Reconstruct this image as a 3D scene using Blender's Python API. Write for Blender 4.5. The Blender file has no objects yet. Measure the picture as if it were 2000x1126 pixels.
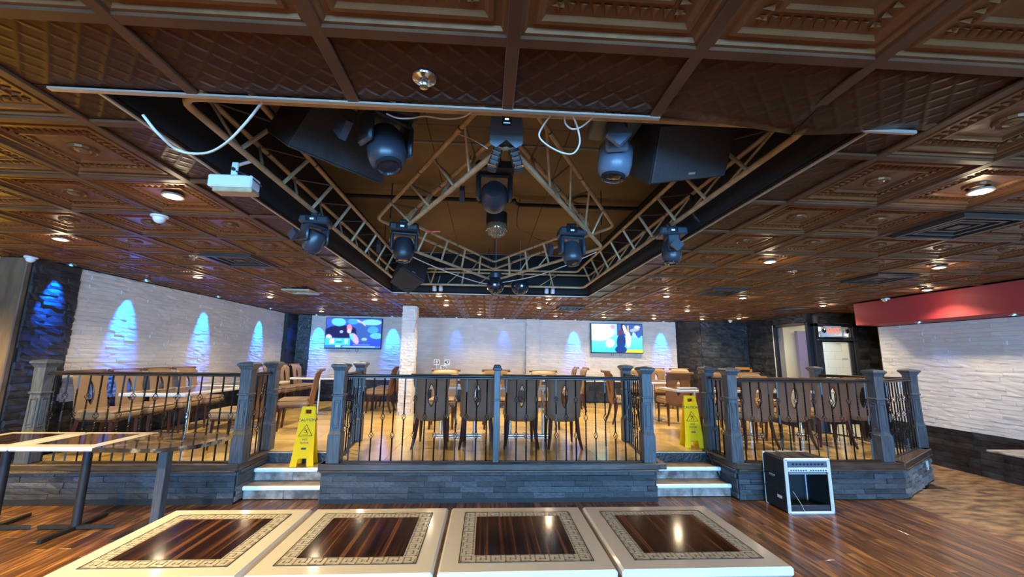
import bpy, math, random
from mathutils import Vector, Matrix, Euler
import numpy as np
random.seed(7)
PI = math.pi
SC = bpy.context.scene
COL = SC.collection

# ------------------------------------------------------------------ camera, world, daylight, exposure
CAM_Z = 1.55
cam_d = bpy.data.cameras.new('camera'); cam_d.sensor_width = 36; cam_d.lens = 14.4; cam_d.clip_start = .02; cam_d.clip_end = 200
cam = bpy.data.objects.new('camera', cam_d); COL.objects.link(cam)
def cam_axes(p, y, r):
    R = Vector((math.cos(y), -math.sin(y), 0)); F = Vector((math.sin(y)*math.cos(p), math.cos(y)*math.cos(p), math.sin(p)))
    U = R.cross(F); c, s = math.cos(r), math.sin(r)
    return c*R - s*U, s*R + c*U, F
_R, _U, _F = cam_axes(math.radians(9.498), math.radians(3.412), math.radians(-.768))
cam.matrix_world = Matrix(((_R.x, _U.x, -_F.x, 0), (_R.y, _U.y, -_F.y, 0), (_R.z, _U.z, -_F.z, CAM_Z), (0, 0, 0, 1)))
SC.camera = cam
w = bpy.data.worlds.new('world'); SC.world = w; w.use_nodes = True
w.node_tree.nodes['Background'].inputs[0].default_value = (.45, .62, 1, 1)
w.node_tree.nodes['Background'].inputs[1].default_value = .4
vs = SC.view_settings
vs.view_transform = 'Standard'; vs.look = 'None'; vs.gamma = 1; vs.use_curve_mapping = False
vs.exposure = 0.08
def area(name, loc, size, rot, energy, color, spread=PI):
    l = bpy.data.lights.new(name, 'AREA'); l.shape = 'RECTANGLE'; l.size, l.size_y = size; l.energy = energy; l.color = color; l.spread = spread
    o = bpy.data.objects.new(name, l); o.location = loc; o.rotation_euler = rot; COL.objects.link(o); return o
def point(name, loc, energy, color, r=.05):
    l = bpy.data.lights.new(name, 'POINT'); l.energy = energy; l.color = color; l.shadow_soft_size = r
    o = bpy.data.objects.new(name, l); o.location = loc; COL.objects.link(o); return o
def spot(name, loc, energy, color, ang=100, blend=.6, r=.03, rot=(0, 0, 0)):
    l = bpy.data.lights.new(name, 'SPOT'); l.energy = energy; l.color = color; l.shadow_soft_size = r
    l.spot_size = math.radians(ang); l.spot_blend = blend
    o = bpy.data.objects.new(name, l); o.location = loc; o.rotation_euler = rot; COL.objects.link(o); return o
DAY = (.20, .53, 1)
area('daylight_left', (-3.4, -7.3, 1.35), (2.6, 1.9), (PI/2, 0, 0), 930, DAY)
area('daylight_middle', (.4, -7.3, 1.35), (2.6, 1.9), (PI/2, 0, 0), 930, DAY)
area('daylight_right', (4.2, -7.3, 1.35), (2.6, 1.9), (PI/2, 0, 0), 930, DAY)
WARM = (1, .80, .52)

# ------------------------------------------------------------------ materials
def nt(name):
    m = bpy.data.materials.new(name); m.use_nodes = True; t = m.node_tree
    return m, t, t.nodes['Principled BSDF'], t.nodes.new, t.links.new
def c4(c): return (c[0], c[1], c[2], 1)
def mat(name, col, rough=.5, metal=0, var=0, scale=8, bump=0, bscale=40, stretch=(1, 1, 1), rnd=0, coat=0, emit=None, estr=0, col2=None, spec=None):
    m, t, b, N, L = nt(name)
    b.inputs['Roughness'].default_value = rough; b.inputs['Metallic'].default_value = metal
    b.inputs['Base Color'].default_value = c4(col); b.inputs['Coat Weight'].default_value = coat
    if spec is not None: b.inputs['Specular IOR Level'].default_value = spec
    if emit: b.inputs['Emission Color'].default_value = c4(emit); b.inputs['Emission Strength'].default_value = estr
    tc = N('ShaderNodeTexCoord'); mp = N('ShaderNodeMapping'); mp.inputs['Scale'].default_value = stretch; L(tc.outputs['Object'], mp.inputs[0])
    vec = mp.outputs[0]
    if rnd:
        oi = N('ShaderNodeObjectInfo'); sm = N('ShaderNodeVectorMath'); sm.operation = 'SCALE'; sm.inputs[0].default_value = (37, 53, 71)
        L(oi.outputs['Random'], sm.inputs['Scale']); ad = N('ShaderNodeVectorMath'); L(mp.outputs[0], ad.inputs[0]); L(sm.outputs[0], ad.inputs[1]); vec = ad.outputs[0]
    fac = None
    if var or col2:
        n = N('ShaderNodeTexNoise'); n.inputs['Scale'].default_value = scale; n.inputs['Detail'].default_value = 5; L(vec, n.inputs['Vector'])
        r = N('ShaderNodeValToRGB'); r.color_ramp.elements[0].position = .35; r.color_ramp.elements[1].position = .65
        if col2: a, c = col, col2
        else: a, c = [x*(1-var) for x in col], [min(1, x*(1+var)) for x in col]
        r.color_ramp.elements[0].color = c4(a); r.color_ramp.elements[1].color = c4(c); L(n.outputs['Fac'], r.inputs[0]); out = r.outputs[0]
        fac = out
    if rnd:
        geo = N('ShaderNodeNewGeometry'); sadd = N('ShaderNodeMath'); sadd.operation = 'ADD'; L(oi.outputs['Random'], sadd.inputs[0]); L(geo.outputs['Random Per Island'], sadd.inputs[1])
        fr = N('ShaderNodeMath'); fr.operation = 'FRACT'; L(sadd.outputs[0], fr.inputs[0])
        mr = N('ShaderNodeMapRange'); mr.inputs['To Min'].default_value = 1-rnd; mr.inputs['To Max'].default_value = 1+rnd; L(fr.outputs[0], mr.inputs['Value'])
        vm = N('ShaderNodeVectorMath'); vm.operation = 'SCALE'
        if fac: L(fac, vm.inputs[0])
        else: vm.inputs[0].default_value = col
        L(mr.outputs[0], vm.inputs['Scale']); fac = vm.outputs[0]
    if fac: L(fac, b.inputs['Base Color'])
    if bump:
        n2 = N('ShaderNodeTexNoise'); n2.inputs['Scale'].default_value = bscale; n2.inputs['Detail'].default_value = 6; L(vec, n2.inputs['Vector'])
        bp = N('ShaderNodeBump'); bp.inputs['Strength'].default_value = bump; bp.inputs['Distance'].default_value = .01; L(n2.outputs['Fac'], bp.inputs['Height']); L(bp.outputs[0], b.inputs['Normal'])
    return m
def emis(name, col, s):
    m = bpy.data.materials.new(name); m.use_nodes = True; t = m.node_tree; t.nodes.clear()
    e = t.nodes.new('ShaderNodeEmission'); e.inputs[0].default_value = c4(col); e.inputs[1].default_value = s
    o = t.nodes.new('ShaderNodeOutputMaterial'); t.links.new(e.outputs[0], o.inputs[0]); return m
def streak(name, stops, sc, rough, stretch, rnd=.0, coat=0, detail=3, bump=0):
    m, t, b, N, L = nt(name); b.inputs['Roughness'].default_value = rough; b.inputs['Coat Weight'].default_value = coat; b.inputs['Coat Roughness'].default_value = .08
    tc = N('ShaderNodeTexCoord'); mp = N('ShaderNodeMapping'); mp.inputs['Scale'].default_value = stretch; L(tc.outputs['Object'], mp.inputs[0])
    oi = N('ShaderNodeObjectInfo'); sm = N('ShaderNodeVectorMath'); sm.operation = 'SCALE'; sm.inputs[0].default_value = (37, 53, 71); L(oi.outputs['Random'], sm.inputs['Scale'])
    geo = N('ShaderNodeNewGeometry'); s2 = N('ShaderNodeVectorMath'); s2.operation = 'SCALE'; s2.inputs[0].default_value = (91, 33, 57); L(geo.outputs['Random Per Island'], s2.inputs['Scale'])
    ad = N('ShaderNodeVectorMath'); L(mp.outputs[0], ad.inputs[0]); L(sm.outputs[0], ad.inputs[1])
    ad2 = N('ShaderNodeVectorMath'); L(ad.outputs[0], ad2.inputs[0]); L(s2.outputs[0], ad2.inputs[1])
    n = N('ShaderNodeTexNoise'); n.inputs['Scale'].default_value = sc; n.inputs['Detail'].default_value = detail; L(ad2.outputs[0], n.inputs['Vector'])
    r = N('ShaderNodeValToRGB'); cr = r.color_ramp
    while len(cr.elements) < len(stops): cr.elements.new(.5)
    for e, (p, c) in zip(cr.elements, stops): e.position = p; e.color = c4(c)
    L(n.outputs['Fac'], r.inputs[0]); out = r.outputs[0]
    if rnd:
        sa = N('ShaderNodeMath'); sa.operation = 'ADD'; L(oi.outputs['Random'], sa.inputs[0]); L(geo.outputs['Random Per Island'], sa.inputs[1])
        fr = N('ShaderNodeMath'); fr.operation = 'FRACT'; L(sa.outputs[0], fr.inputs[0])
        mr = N('ShaderNodeMapRange'); mr.inputs['To Min'].default_value = 1-rnd; mr.inputs['To Max'].default_value = 1+rnd; L(fr.outputs[0], mr.inputs['Value'])
        vm = N('ShaderNodeVectorMath'); vm.operation = 'SCALE'; L(out, vm.inputs[0]); L(mr.outputs[0], vm.inputs['Scale']); out = vm.outputs[0]
    L(out, b.inputs['Base Color'])
    if bump:
        bp = N('ShaderNodeBump'); bp.inputs['Strength'].default_value = bump; bp.inputs['Distance'].default_value = .003; L(n.outputs['Fac'], bp.inputs['Height']); L(bp.outputs[0], b.inputs['Normal'])
    return m
def tin(name, col, hatch, spec=.5):
    m, t, b, N, L = nt(name); b.inputs['Roughness'].default_value = .33; b.inputs['Metallic'].default_value = 0; b.inputs['Specular IOR Level'].default_value = spec; b.inputs['Specular Tint'].default_value = (1, .62, .36, 1)
    tc = N('ShaderNodeTexCoord'); n = N('ShaderNodeTexNoise'); n.inputs['Scale'].default_value = 3; L(tc.outputs['Object'], n.inputs['Vector'])
    r = N('ShaderNodeValToRGB'); r.color_ramp.elements[0].position = .3; r.color_ramp.elements[1].position = .7
    r.color_ramp.elements[0].color = c4([x*.75 for x in col]); r.color_ramp.elements[1].color = c4([x*1.25 for x in col]); L(n.outputs['Fac'], r.inputs[0]); L(r.outputs[0], b.inputs['Base Color'])
    if hatch:
        outs = []
        for ang in (.785, -.785, 0):
            mp = N('ShaderNodeMapping'); mp.inputs['Rotation'].default_value = (0, 0, ang); L(tc.outputs['Object'], mp.inputs[0])
            wv = N('ShaderNodeTexWave'); wv.inputs['Scale'].default_value = 4.6 if ang else 3.2; wv.inputs['Distortion'].default_value = .3; L(mp.outputs[0], wv.inputs['Vector']); outs.append(wv.outputs['Fac'])
        mx = N('ShaderNodeMath'); mx.operation = 'MAXIMUM'; L(outs[0], mx.inputs[0]); L(outs[1], mx.inputs[1])
        m2 = N('ShaderNodeMath'); m2.operation = 'POWER'; m2.inputs[1].default_value = 5; L(mx.outputs[0], m2.inputs[0]); h = m2.outputs[0]
        dist, st = .004, .5
    else:
        n2 = N('ShaderNodeTexNoise'); n2.inputs['Scale'].default_value = 14; L(tc.outputs['Object'], n2.inputs['Vector']); h = n2.outputs['Fac']; dist, st = .01, .35
    bp = N('ShaderNodeBump'); bp.inputs['Strength'].default_value = st; bp.inputs['Distance'].default_value = dist; L(h, bp.inputs['Height']); L(bp.outputs[0], b.inputs['Normal'])
    return m
def glassy(name, col, alpha, rough=.03, metal=0):
    m, t, b, N, L = nt(name); b.inputs['Base Color'].default_value = c4(col); b.inputs['Roughness'].default_value = rough; b.inputs['Alpha'].default_value = alpha; b.inputs['Metallic'].default_value = metal; return m

TINC = (.122, .050, .019)
M = dict(
 tin=tin('tin_ceiling', TINC, False), tin_hatch=tin('tin_hatched', (.045, .017, .008), True, .12), tin_rail=mat('tin_rail', (.085, .036, .017), .42, 0, .2, 4, spec=.3),
 plank=streak('floor_plank', [(.3, (.055, .022, .009)), (.5, (.14, .058, .019)), (.7, (.32, .15, .045))], 5, .30, (6, .55, 1), .45, .15),
 plank_sub=mat('floor_underlay', (.03, .014, .008), .6),
 walk=mat('mottled_floor', (.10, .06, .035), .42, 0, 0, 5, .5, 9, (1, 2.2, 1), col2=(.40, .25, .13)),
 ptile=mat('platform_tile', (.55, .36, .11), .16, 0, 0, 2.5, .03, 6, rnd=.06, col2=(.70, .50, .19)),
 grout=mat('grout', (.2, .15, .1), .7),
 white_stone=mat('white_stone', (.64, .61, .585), .6, 0, .05, 3, .35, 30, rnd=.06), white_back=mat('white_stone_backing', (.45, .43, .41), .8),
 black_stone=mat('black_stone', (.018, .02, .023), .38, 0, .5, 7, .6, 30, rnd=.5), black_back=mat('black_stone_backing', (.012, .013, .015), .7),
 slate=mat('slate', (.026, .032, .038), .42, 0, .35, 8, .45, 25, rnd=.5, col2=(.07, .08, .092)),
 slate_rough=mat('weathered_slate', (.07, .065, .06), .55, 0, 0, 14, .9, 22, rnd=.4, col2=(.36, .34, .33)),
 newel=streak('charcoal_oak', [(.3, (.04, .046, .055)), (.5, (.062, .072, .084)), (.72, (.10, .115, .13))], 9, .42, (9, 9, .7), .05, bump=.25),
 rail=streak('dark_rail_wood', [(.3, (.012, .009, .008)), (.7, (.035, .024, .02))], 6, .38, (1, 1, 8), .1, .1),
 ledge=streak('ledge_wood', [(.3, (.035, .022, .016)), (.7, (.10, .065, .045))], 5, .35, (1, 8, 8), .2, .2),
 iron=mat('wrought_iron', (.014, .015, .018), .32, .6, .2, 30),
 truss=mat('bronze_truss', (.44, .33, .19), .5, .2, .18, 12), truss_joint=mat('truss_joint', (.10, .08, .06), .5, .5),
 head=mat('moving_head_plastic', (.026, .034, .046), .35, 0, .1, 6), head_dark=mat('moving_head_dark', (.012, .013, .016), .45), head_pale=mat('moving_head_pale', (.09, .13, .18), .35),
 lens=mat('lens_glass', (.06, .07, .09), .05, .7), chrome=mat('chrome', (.75, .77, .8), .12, 1), steel=mat('brushed_steel', (.55, .56, .58), .3, 1),
 black=mat('matt_black', (.012, .012, .014), .6), black_cable=mat('black_cable', (.015, .015, .017), .5), white_cable=mat('white_cable', (.62, .6, .56), .5),
 spk=mat('speaker_black', (.016, .017, .019), .55, 0, .2, 60, .4, 200), grille=mat('speaker_grille', (.030, .029, .030), .55, .2, .2, 90, .3, 300),
 pit=mat('pit_black', (.008, .008, .009), .8), pit_roof=mat('pit_roof', (.145, .102, .052), .6, 0, .25, 1.3),
 white_gloss=mat('white_lacquer', (.74, .71, .66), .12, 0, .03, 3, coat=.4), key=mat('key_inlay', (.30, .26, .21), .35), keyfield=mat('key_field', (.56, .53, .47), .2), darkline=mat('dark_line', (.03, .025, .02), .4),
 macassar=streak('macassar', [(.36, (.010, .005, .005)), (.50, (.022, .009, .007)), (.58, (.06, .022, .012)), (.66, (.20, .08, .032)), (.74, (.05, .02, .012))], 4, .12, (13, .15, 1), .05, .4, 4),
 marble=streak('dark_marble', [(.3, (.012, .009, .007)), (.55, (.045, .033, .024)), (.62, (.32, .24, .15)), (.68, (.05, .036, .026))], 6, .09, (1, 1.6, 1), 0, .5, 7),
 vinyl=mat('taupe_vinyl', (.185, .085, .042), .5, 0, .08, 5, .12, 120, spec=.3), vinyl_lit=mat('warm_lit_vinyl', (.29, .18, .085), .45, 0, .08, 5, .1, 120), vinyl_dark=mat('plum_vinyl', (.07, .05, .075), .42, 0, .1, 5),  # chair fronts and seats: same vinyl, brighter copy with warm lamplight in the colour
 mahogany=streak('mahogany', [(.3, (.03, .010, .008)), (.7, (.095, .028, .018))], 6, .25, (6, 6, .6), .1, .4),
 yellow=mat('yellow_plastic', (1, .56, .0), .55, 0, .03, 3, spec=.15), ink=mat('black_ink', (.01, .01, .01), .5), redink=mat('red_label', (.7, .05, .03), .5),
 red=mat('red_paint', (.33, .026, .034), .6, 0, .05, 2), yellow_wall=mat('yellow_wall', (.75, .52, .06), .5, 0, .1, 6, .5, 8, (1, 1, 8)), pillarwood=mat('rustic_pillar', (.07, .045, .028), .55, 0, 0, 3, .4, 8, (3, 3, .6), col2=(.15, .095, .055)),
 frame=mat('black_door_frame', (.018, .018, .022), .35), cream=mat('cream_wall', (.80, .70, .48), .6), block=mat('white_block', (.80, .84, .80), .6), violet=mat('violet_panel', (.14, .12, .34), .5), glass=glassy('clear_glass', (.9, .95, 1), .12),
 plastic_white=mat('white_plastic', (.62, .66, .70), .4), tag_white=mat('white_tag', (.8, .8, .8), .5), orange=mat('orange_wood', (.75, .30, .03), .4), grey=mat('grey_plastic', (.25, .27, .27), .5),
 bulb=emis('downlight_glow', (1, .80, .5), 60), ledblue=emis('led_blue', (.05, .35, 1), 14), exitred=emis('exit_red', (1, .10, .02), 3.0), disp=emis('display_white', (.8, .9, 1), 3), dispb=emis('display_blue', (.1, .35, 1), 2),
 gap_glow=emis('daylit_gap_glow', (.9, 1, .98), 2.2), vent=mat('vent_metal', (.05, .04, .035), .4, .5), nosing=mat('white_nosing', (.86, .90, .92), .25, 0, .06, 12), smarble=mat('step_marble', (.12, .10, .09), .3, 0, 0, 9, .1, 10, rnd=.1, col2=(.42, .38, .34)),
 stread=mat('step_tread', (.22, .15, .09), .35, 0, 0, 8, .1, 10, col2=(.42, .30, .18)), metal_trim=mat('edge_trim', (.55, .50, .42), .35, .7), mirror=mat('tinted_mirror_ball', (.06, .075, .10), .06, .8), crystal=mat('crystal_lens', (.30, .22, .14), .08, .5),
)

# ------------------------------------------------------------------ mesh helpers
class MB:
    def __init__(s): s.v = []; s.f = []
    def add(s, vs, fs, T=None):
        k = len(s.v)
        s.v += [tuple(T @ Vector(p)) for p in vs] if T else [tuple(p) for p in vs]
        s.f += [tuple(i+k for i in f) for f in fs]; return s
    def box(s, c, d, T=None):
        x, y, z = (q/2 for q in d)
        vs = [(c[0]+a*x, c[1]+b*y, c[2]+e*z) for e in (-1, 1) for b in (-1, 1) for a in (-1, 1)]
        return s.add(vs, [(0, 2, 3, 1), (4, 5, 7, 6), (0, 1, 5, 4), (2, 6, 7, 3), (0, 4, 6, 2), (1, 3, 7, 5)], T)
    def cbox(s, c, d, b=.004, T=None):        # box with chamfered edges
        h = [q/2 for q in d]; b = min(b, min(h)*.95); vs = []; idx = {}
        for sx in (-1, 1):
            for sy in (-1, 1):
                for sz in (-1, 1):
                    for ax in range(3):
                        p = [sx*(h[0]-b), sy*(h[1]-b), sz*(h[2]-b)]; p[ax] = (sx, sy, sz)[ax]*h[ax]
                        idx[(sx, sy, sz, ax)] = len(vs); vs.append((c[0]+p[0], c[1]+p[1], c[2]+p[2]))
        fs = []
        S = (-1, 1)
        for ax in range(3):
            o = [i for i in range(3) if i != ax]
            for sg in S:
                q = []
                for a, b2 in ((-1, -1), (1, -1), (1, 1), (-1, 1)):
                    k = [0, 0, 0]; k[ax] = sg; k[o[0]] = a; k[o[1]] = b2; q.append(idx[(*k, ax)])
                if (sg > 0) == (ax == 1): q.reverse()
                fs.append(tuple(q))
        for ax in range(3):                    # edges along ax
            o = [i for i in range(3) if i != ax]
            for a in S:
                for b2 in S:
                    k0 = [0, 0, 0]; k0[o[0]] = a; k0[o[1]] = b2; k1 = list(k0); k0[ax] = -1; k1[ax] = 1
                    q = [idx[(*k0, o[0])], idx[(*k1, o[0])], idx[(*k1, o[1])], idx[(*k0, o[1])]]
                    if (a*b2 > 0) != (ax == 1): q.reverse()
                    fs.append(tuple(q))
        for sx in S:
            for sy in S:
                for sz in S:
                    q = [idx[(sx, sy, sz, i)] for i in range(3)]
                    if sx*sy*sz < 0: q.reverse()
                    fs.append(tuple(q))
        return s.add(vs, fs, T)
    def tube(s, pts, r, n=8, cap=True, closed=False):
        P = [Vector(p) for p in pts]; m = len(P); k = len(s.v)
        rs = r if isinstance(r, (list, tuple)) else [r]*m
        up = None
        for i, p in enumerate(P):
            a = P[(i-1) % m] if (closed or i > 0) else p; b = P[(i+1) % m] if (closed or i < m-1) else p
            t = (b-a).normalized()
            if up is None: up = Vector((0, 0, 1)) if abs(t.z) < .9 else Vector((1, 0, 0))
            x = t.cross(up).normalized(); y = x.cross(t).normalized(); up = y
            for j in range(n):
                an = 2*PI*j/n; s.v.append(tuple(p + x*math.cos(an)*rs[i] + y*math.sin(an)*rs[i]))
        for i in range(m if closed else m-1):
            for j in range(n):
                a = k+i*n+j; b = k+i*n+(j+1) % n; c = k+((i+1) % m)*n+(j+1) % n; d = k+((i+1) % m)*n+j
                s.f.append((a, b, c, d))
        if cap and not closed:
            s.f.append(tuple(k+j for j in range(n))[::-1]); s.f.append(tuple(k+(m-1)*n+j for j in range(n)))
        return s
    def lathe(s, prof, n=20, T=None):
        vs = []; fs = []
        for r, z in prof:
            for j in range(n): vs.append((r*math.cos(2*PI*j/n), r*math.sin(2*PI*j/n), z))
        for i in range(len(prof)-1):
            for j in range(n): fs.append((i*n+j, i*n+(j+1) % n, (i+1)*n+(j+1) % n, (i+1)*n+j))
        if prof[0][0] > 1e-4: fs.append(tuple(range(n))[::-1])
        if prof[-1][0] > 1e-4: fs.append(tuple((len(prof)-1)*n+j for j in range(n)))
        return s.add(vs, fs, T)
    def prism(s, poly, z0, z1, T=None):
        n = len(poly); vs = [(x, y, z0) for x, y in poly]+[(x, y, z1) for x, y in poly]
        fs = [tuple(range(n))[::-1], tuple(range(n, 2*n))]+[(i, (i+1) % n, n+(i+1) % n, n+i) for i in range(n)]
        return s.add(vs, fs, T)
    def ball(s, c, r, n=14, m=9, T=None, sc=(1, 1, 1)):
        prof = [(max(1e-5, r*math.sin(PI*i/m)), -r*math.cos(PI*i/m)) for i in range(m+1)]
        X = Matrix.Translation(c) @ Matrix.Diagonal((*sc, 1)); 
        return s.lathe(prof, n, (T @ X) if T else X)
    def mesh(s, name, smooth=None):
        me = bpy.data.meshes.new(name); me.from_pydata(s.v, [], s.f); me.validate(); 
        if smooth: me.shade_smooth(); me.set_sharp_from_angle(angle=math.radians(smooth))
        return me
    def build(s, name, m, parent=None, smooth=None, **kw):
        me = s.mesh(name, smooth); me.materials.append(M[m] if isinstance(m, str) else m)
        return link(name, me, parent, **kw)
def link(name, data, parent=None, loc=None, rot=None, scale=None, mw=None, **props):
    o = bpy.data.objects.new(name, data); COL.objects.link(o)
    if parent: o.parent = parent
    if mw is not None: o.matrix_local = mw
    if loc: o.location = loc
    if rot: o.rotation_euler = rot
    if scale: o.scale = scale
    for k, v in props.items():
        if v is not None: o[k] = v
    return o
def thing(name, label, cat, loc=(0, 0, 0), rz=0, group=None, rot=None):
    return link(name, None, None, loc=loc, rot=rot or (0, 0, rz), label=label, category=cat, group=group)
def kids(o): return [c for c in bpy.data.objects if c.parent == o]
def tree_of(root): return [(c, [(g, []) for g in kids(c)]) for c in kids(root)]
def dup(root, tree, loc, rz=None, label=None, group=None, rot=None):
    r = root.copy(); COL.objects.link(r); r.location = loc
    if rz is not None: r.rotation_euler = (0, 0, rz)
    if rot is not None: r.rotation_euler = rot
    if label: r['label'] = label
    if group: r['group'] = group
    for ch, gs in tree:
        c = ch.copy(); COL.objects.link(c); c.parent = r
        for g, _ in gs:
            d = g.copy(); COL.objects.link(d); d.parent = c
    return r
def text(body, size, m, parent, mw, depth=.0006, name='lettering', sx=1):
    cu = bpy.data.curves.new(name, 'FONT'); cu.body = body; cu.size = size; cu.align_x = 'CENTER'; cu.align_y = 'CENTER'; cu.extrude = depth; cu.offset = size*.014; cu.materials.append(M[m])
    tmp = bpy.data.objects.new('tmp', cu); me = bpy.data.meshes.new_from_object(tmp); bpy.data.objects.remove(tmp)
    if not me.materials: me.materials.append(M[m])
    return link(name, me, parent, mw=mw @ Matrix.Diagonal((sx, 1, 1, 1)))
def TR(x, y, z): return Matrix.Translation((x, y, z))
def RX(a): return Matrix.Rotation(a, 4, 'X')
def RY(a): return Matrix.Rotation(a, 4, 'Y')
def RZ(a): return Matrix.Rotation(a, 4, 'Z')
ORD = ['first', 'second', 'third', 'fourth', 'fifth', 'sixth', 'seventh', 'eighth', 'ninth', 'tenth', 'eleventh', 'twelfth']

ZC, PF = 2.553, .40
XL, XR, YB = -5.0, 6.95, 10.95

# ------------------------------------------------------------------ stones
def stone_mesh(i, m):
    rr = random.Random(i); vs = []
    for y, dz in ((0, 0), (1, 1)):
        for ix in range(4):
            for iz in range(3):
                d = (.55+.45*rr.random()) if y else 0
                e = .012 if y and (ix in (0, 3)) else 0
                vs.append((ix/3-.5, d, iz/2-.5))
    b = MB(); f = []
    def id(y, ix, iz): return y*12+ix*3+iz
    for ix in range(3):
        for iz in range(2): f.append((id(1, ix, iz), id(1, ix, iz+1), id(1, ix+1, iz+1), id(1, ix+1, iz)))
    for ix in range(3):
        f.append((id(0, ix, 2), id(0, ix+1, 2), id(1, ix+1, 2), id(1, ix, 2))); f.append((id(0, ix, 0), id(1, ix, 0), id(1, ix+1, 0), id(0, ix+1, 0)))
    for iz in range(2):
        f.append((id(0, 0, iz), id(0, 0, iz+1), id(1, 0, iz+1), id(1, 0, iz))); f.append((id(0, 3, iz), id(1, 3, iz), id(1, 3, iz+1), id(0, 3, iz+1)))
    b.add(vs, f); me = b.mesh('stone'); me.materials.append(M[m]); return me
STM = {}
def stones(parent, p0, p1, z0, z1, course, L0, L1, m, depth=.022, single=True, near=None, limit=300, flip=1):
    """ledge stones on the vertical strip p0->p1; normal is to the left of the direction (times flip)"""
    if m not in STM: STM[m] = [stone_mesh(i+hash(m) % 97 if False else i, m) for i in range(6)]
    p0 = Vector((*p0, 0)); p1 = Vector((*p1, 0)); d = (p1-p0); L = d.length; d.normalize(); n = Vector((-d.y, d.x, 0))*flip
    rows = max(1, round((z1-z0)/course)); ch = (z1-z0)/rows; lst = []
    for r in range(rows):
        x = -random.random()*L1
        while x < L:
            l = random.uniform(L0, L1); a, b = max(0, x), min(L, x+l); x += l
            if b-a < .03: continue
            c = p0+d*((a+b)/2); lst.append((c, b-a-.002, z0+ch*(r+.5), ch-.0025, depth*random.uniform(.65, 1.25), random.randrange(6)))
    if near is not None: lst.sort(key=lambda q: (q[0]-Vector(near)).length)
    ks = lst[:limit] if single else []; rest = lst[limit:] if single else lst
    for c, l, z, h, dep, k in ks:
        mw = Matrix(((d.x*l, n.x*dep, 0, c.x), (d.y*l, n.y*dep, 0, c.y), (0, 0, h, z), (0, 0, 0, 1)))
        link('stone', STM[m][k], parent, mw=mw)
    if rest:
        b = MB()
        for c, l, z, h, dep, k in rest:
            mw = Matrix(((d.x*l, n.x*dep, 0, c.x), (d.y*l, n.y*dep, 0, c.y), (0, 0, h, z), (0, 0, 0, 1)))
            me = STM[m][k]; b.add([v.co for v in me.vertices], [tuple(p.vertices) for p in me.polygons], mw)
        b.build('stone_courses', m, parent, kind='stuff')

# ------------------------------------------------------------------ shell
def struct(name, mb, m, parent=None): return mb.build(name, m, parent, kind=None if parent else 'structure')
floor = struct('floor', MB().box((.0, -1.1, -.06), (16.8, 12.4, .08)).box((7, 7.5, -.06), (3, 5.5, .08)), 'plank_sub')
walk = MB().box(((4.7+8.3)/2, -1.0, -.011), (3.6, 12.2, .022)).box((7.05, 7.05, -.0115), (2.5, 3.9, .022)).build('mottled_tile_surface', 'walk', floor)
# floor boards run away from the camera; the ones in view are single boards
bm = {}
def board_mesh(L):
    L = round(L, 1)
    if L not in bm:
        me = MB().cbox((0, 0, -.010), (.0885, L-.002, .02), .0012).mesh('plank'); me.materials.append(M['plank']); bm[L] = me
    return bm[L]
single = []; rest = []
nx = 0; x = 4.655
while x > -7.9:
    y = -7.0 - random.random()*.8
    while y < 4.9:
        L = random.choice((.7, .9, 1.1, 1.3, 1.5)); c = y+L/2; yy = y+L
        vis = (yy > 3.0 and (x > 1.15 and x < 4.7)) or (yy > 3.0 and x < -1.7 and x > -4.7) or (yy > 4.3 and -1.8 < x < 1.2)
        (single if vis else rest).append((x, c, L)); y += L
    x -= .0905; nx += 1
for x, c, L in single[:300]: link('plank', board_mesh(L), floor, loc=(x, c, 0))
b = MB()
for x, c, L in rest+single[300:]: b.cbox((x, c, -.010), (.0885, L-.002, .02), .0012)
b.build('plank_field', 'plank', floor, kind='stuff')

wl = struct('wall_left', MB().box((XL-.1, (4.75+YB)/2, ZC/2+.3), (.16, YB-4.75, ZC+.6)), 'black_back')
stones(wl, (XL-.02, 10.45), (XL-.02, 5.27), .955, ZC, .058, .2, .42, 'white_stone', .019, near=(-5, 4, 0), limit=290)
MB().box((XL-.021, 7.85, (.95+ZC)/2), (.006, 5.2, ZC-.95)).build('white_backing', 'white_back', wl)
wlb = struct('wall_left_pier', MB().box((XL-.1, 4.99, ZC/2), (.17, .54, ZC)), 'black_back')
stones(wlb, (XL-.015, 5.265), (XL-.015, 4.735), .0, ZC, .075, .18, .3, 'black_stone', .03)
stones(wl, (XL-.02, 10.45), (XL-.02, 5.27), PF, .95, .075, .22, .4, 'black_stone', .024, single=False)
struct('trim_1', MB().cbox((-5.16, 4.70, ZC/2), (.29, .06, ZC), .008), 'pillarwood')
wy = struct('wall_side_room', MB().box((-6.8, 4.78, 1.3), (3.0, .08, 2.6)), 'yellow_wall')
b = MB()
for k in range(34): b.box((-6.8, 4.735, .04+k*.075), (3.0, .02, .066))
b.build('panel_courses', 'yellow_wall', wy, kind='stuff')
struct('wall_far_left', MB().box((-8.3, -1.2, 1.3), (.1, 12.2, 2.6)), 'yellow_wall')
wb = struct('wall_back', MB().box((.4, YB+.06, ZC/2), (12.6, .1, ZC)), 'black_back')
stones(wb, (5.15, YB), (-4.55, YB), .93, ZC, .06, .2, .42, 'white_stone', .018, single=False)
MB().box((.3, YB+.004, (.93+ZC)/2), (9.7, .006, ZC-.93)).build('white_backing', 'white_back', wb)
stones(wb, (5.15, YB), (-4.55, YB), PF, .93, .075, .2, .42, 'black_stone', .02, single=False)
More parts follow.
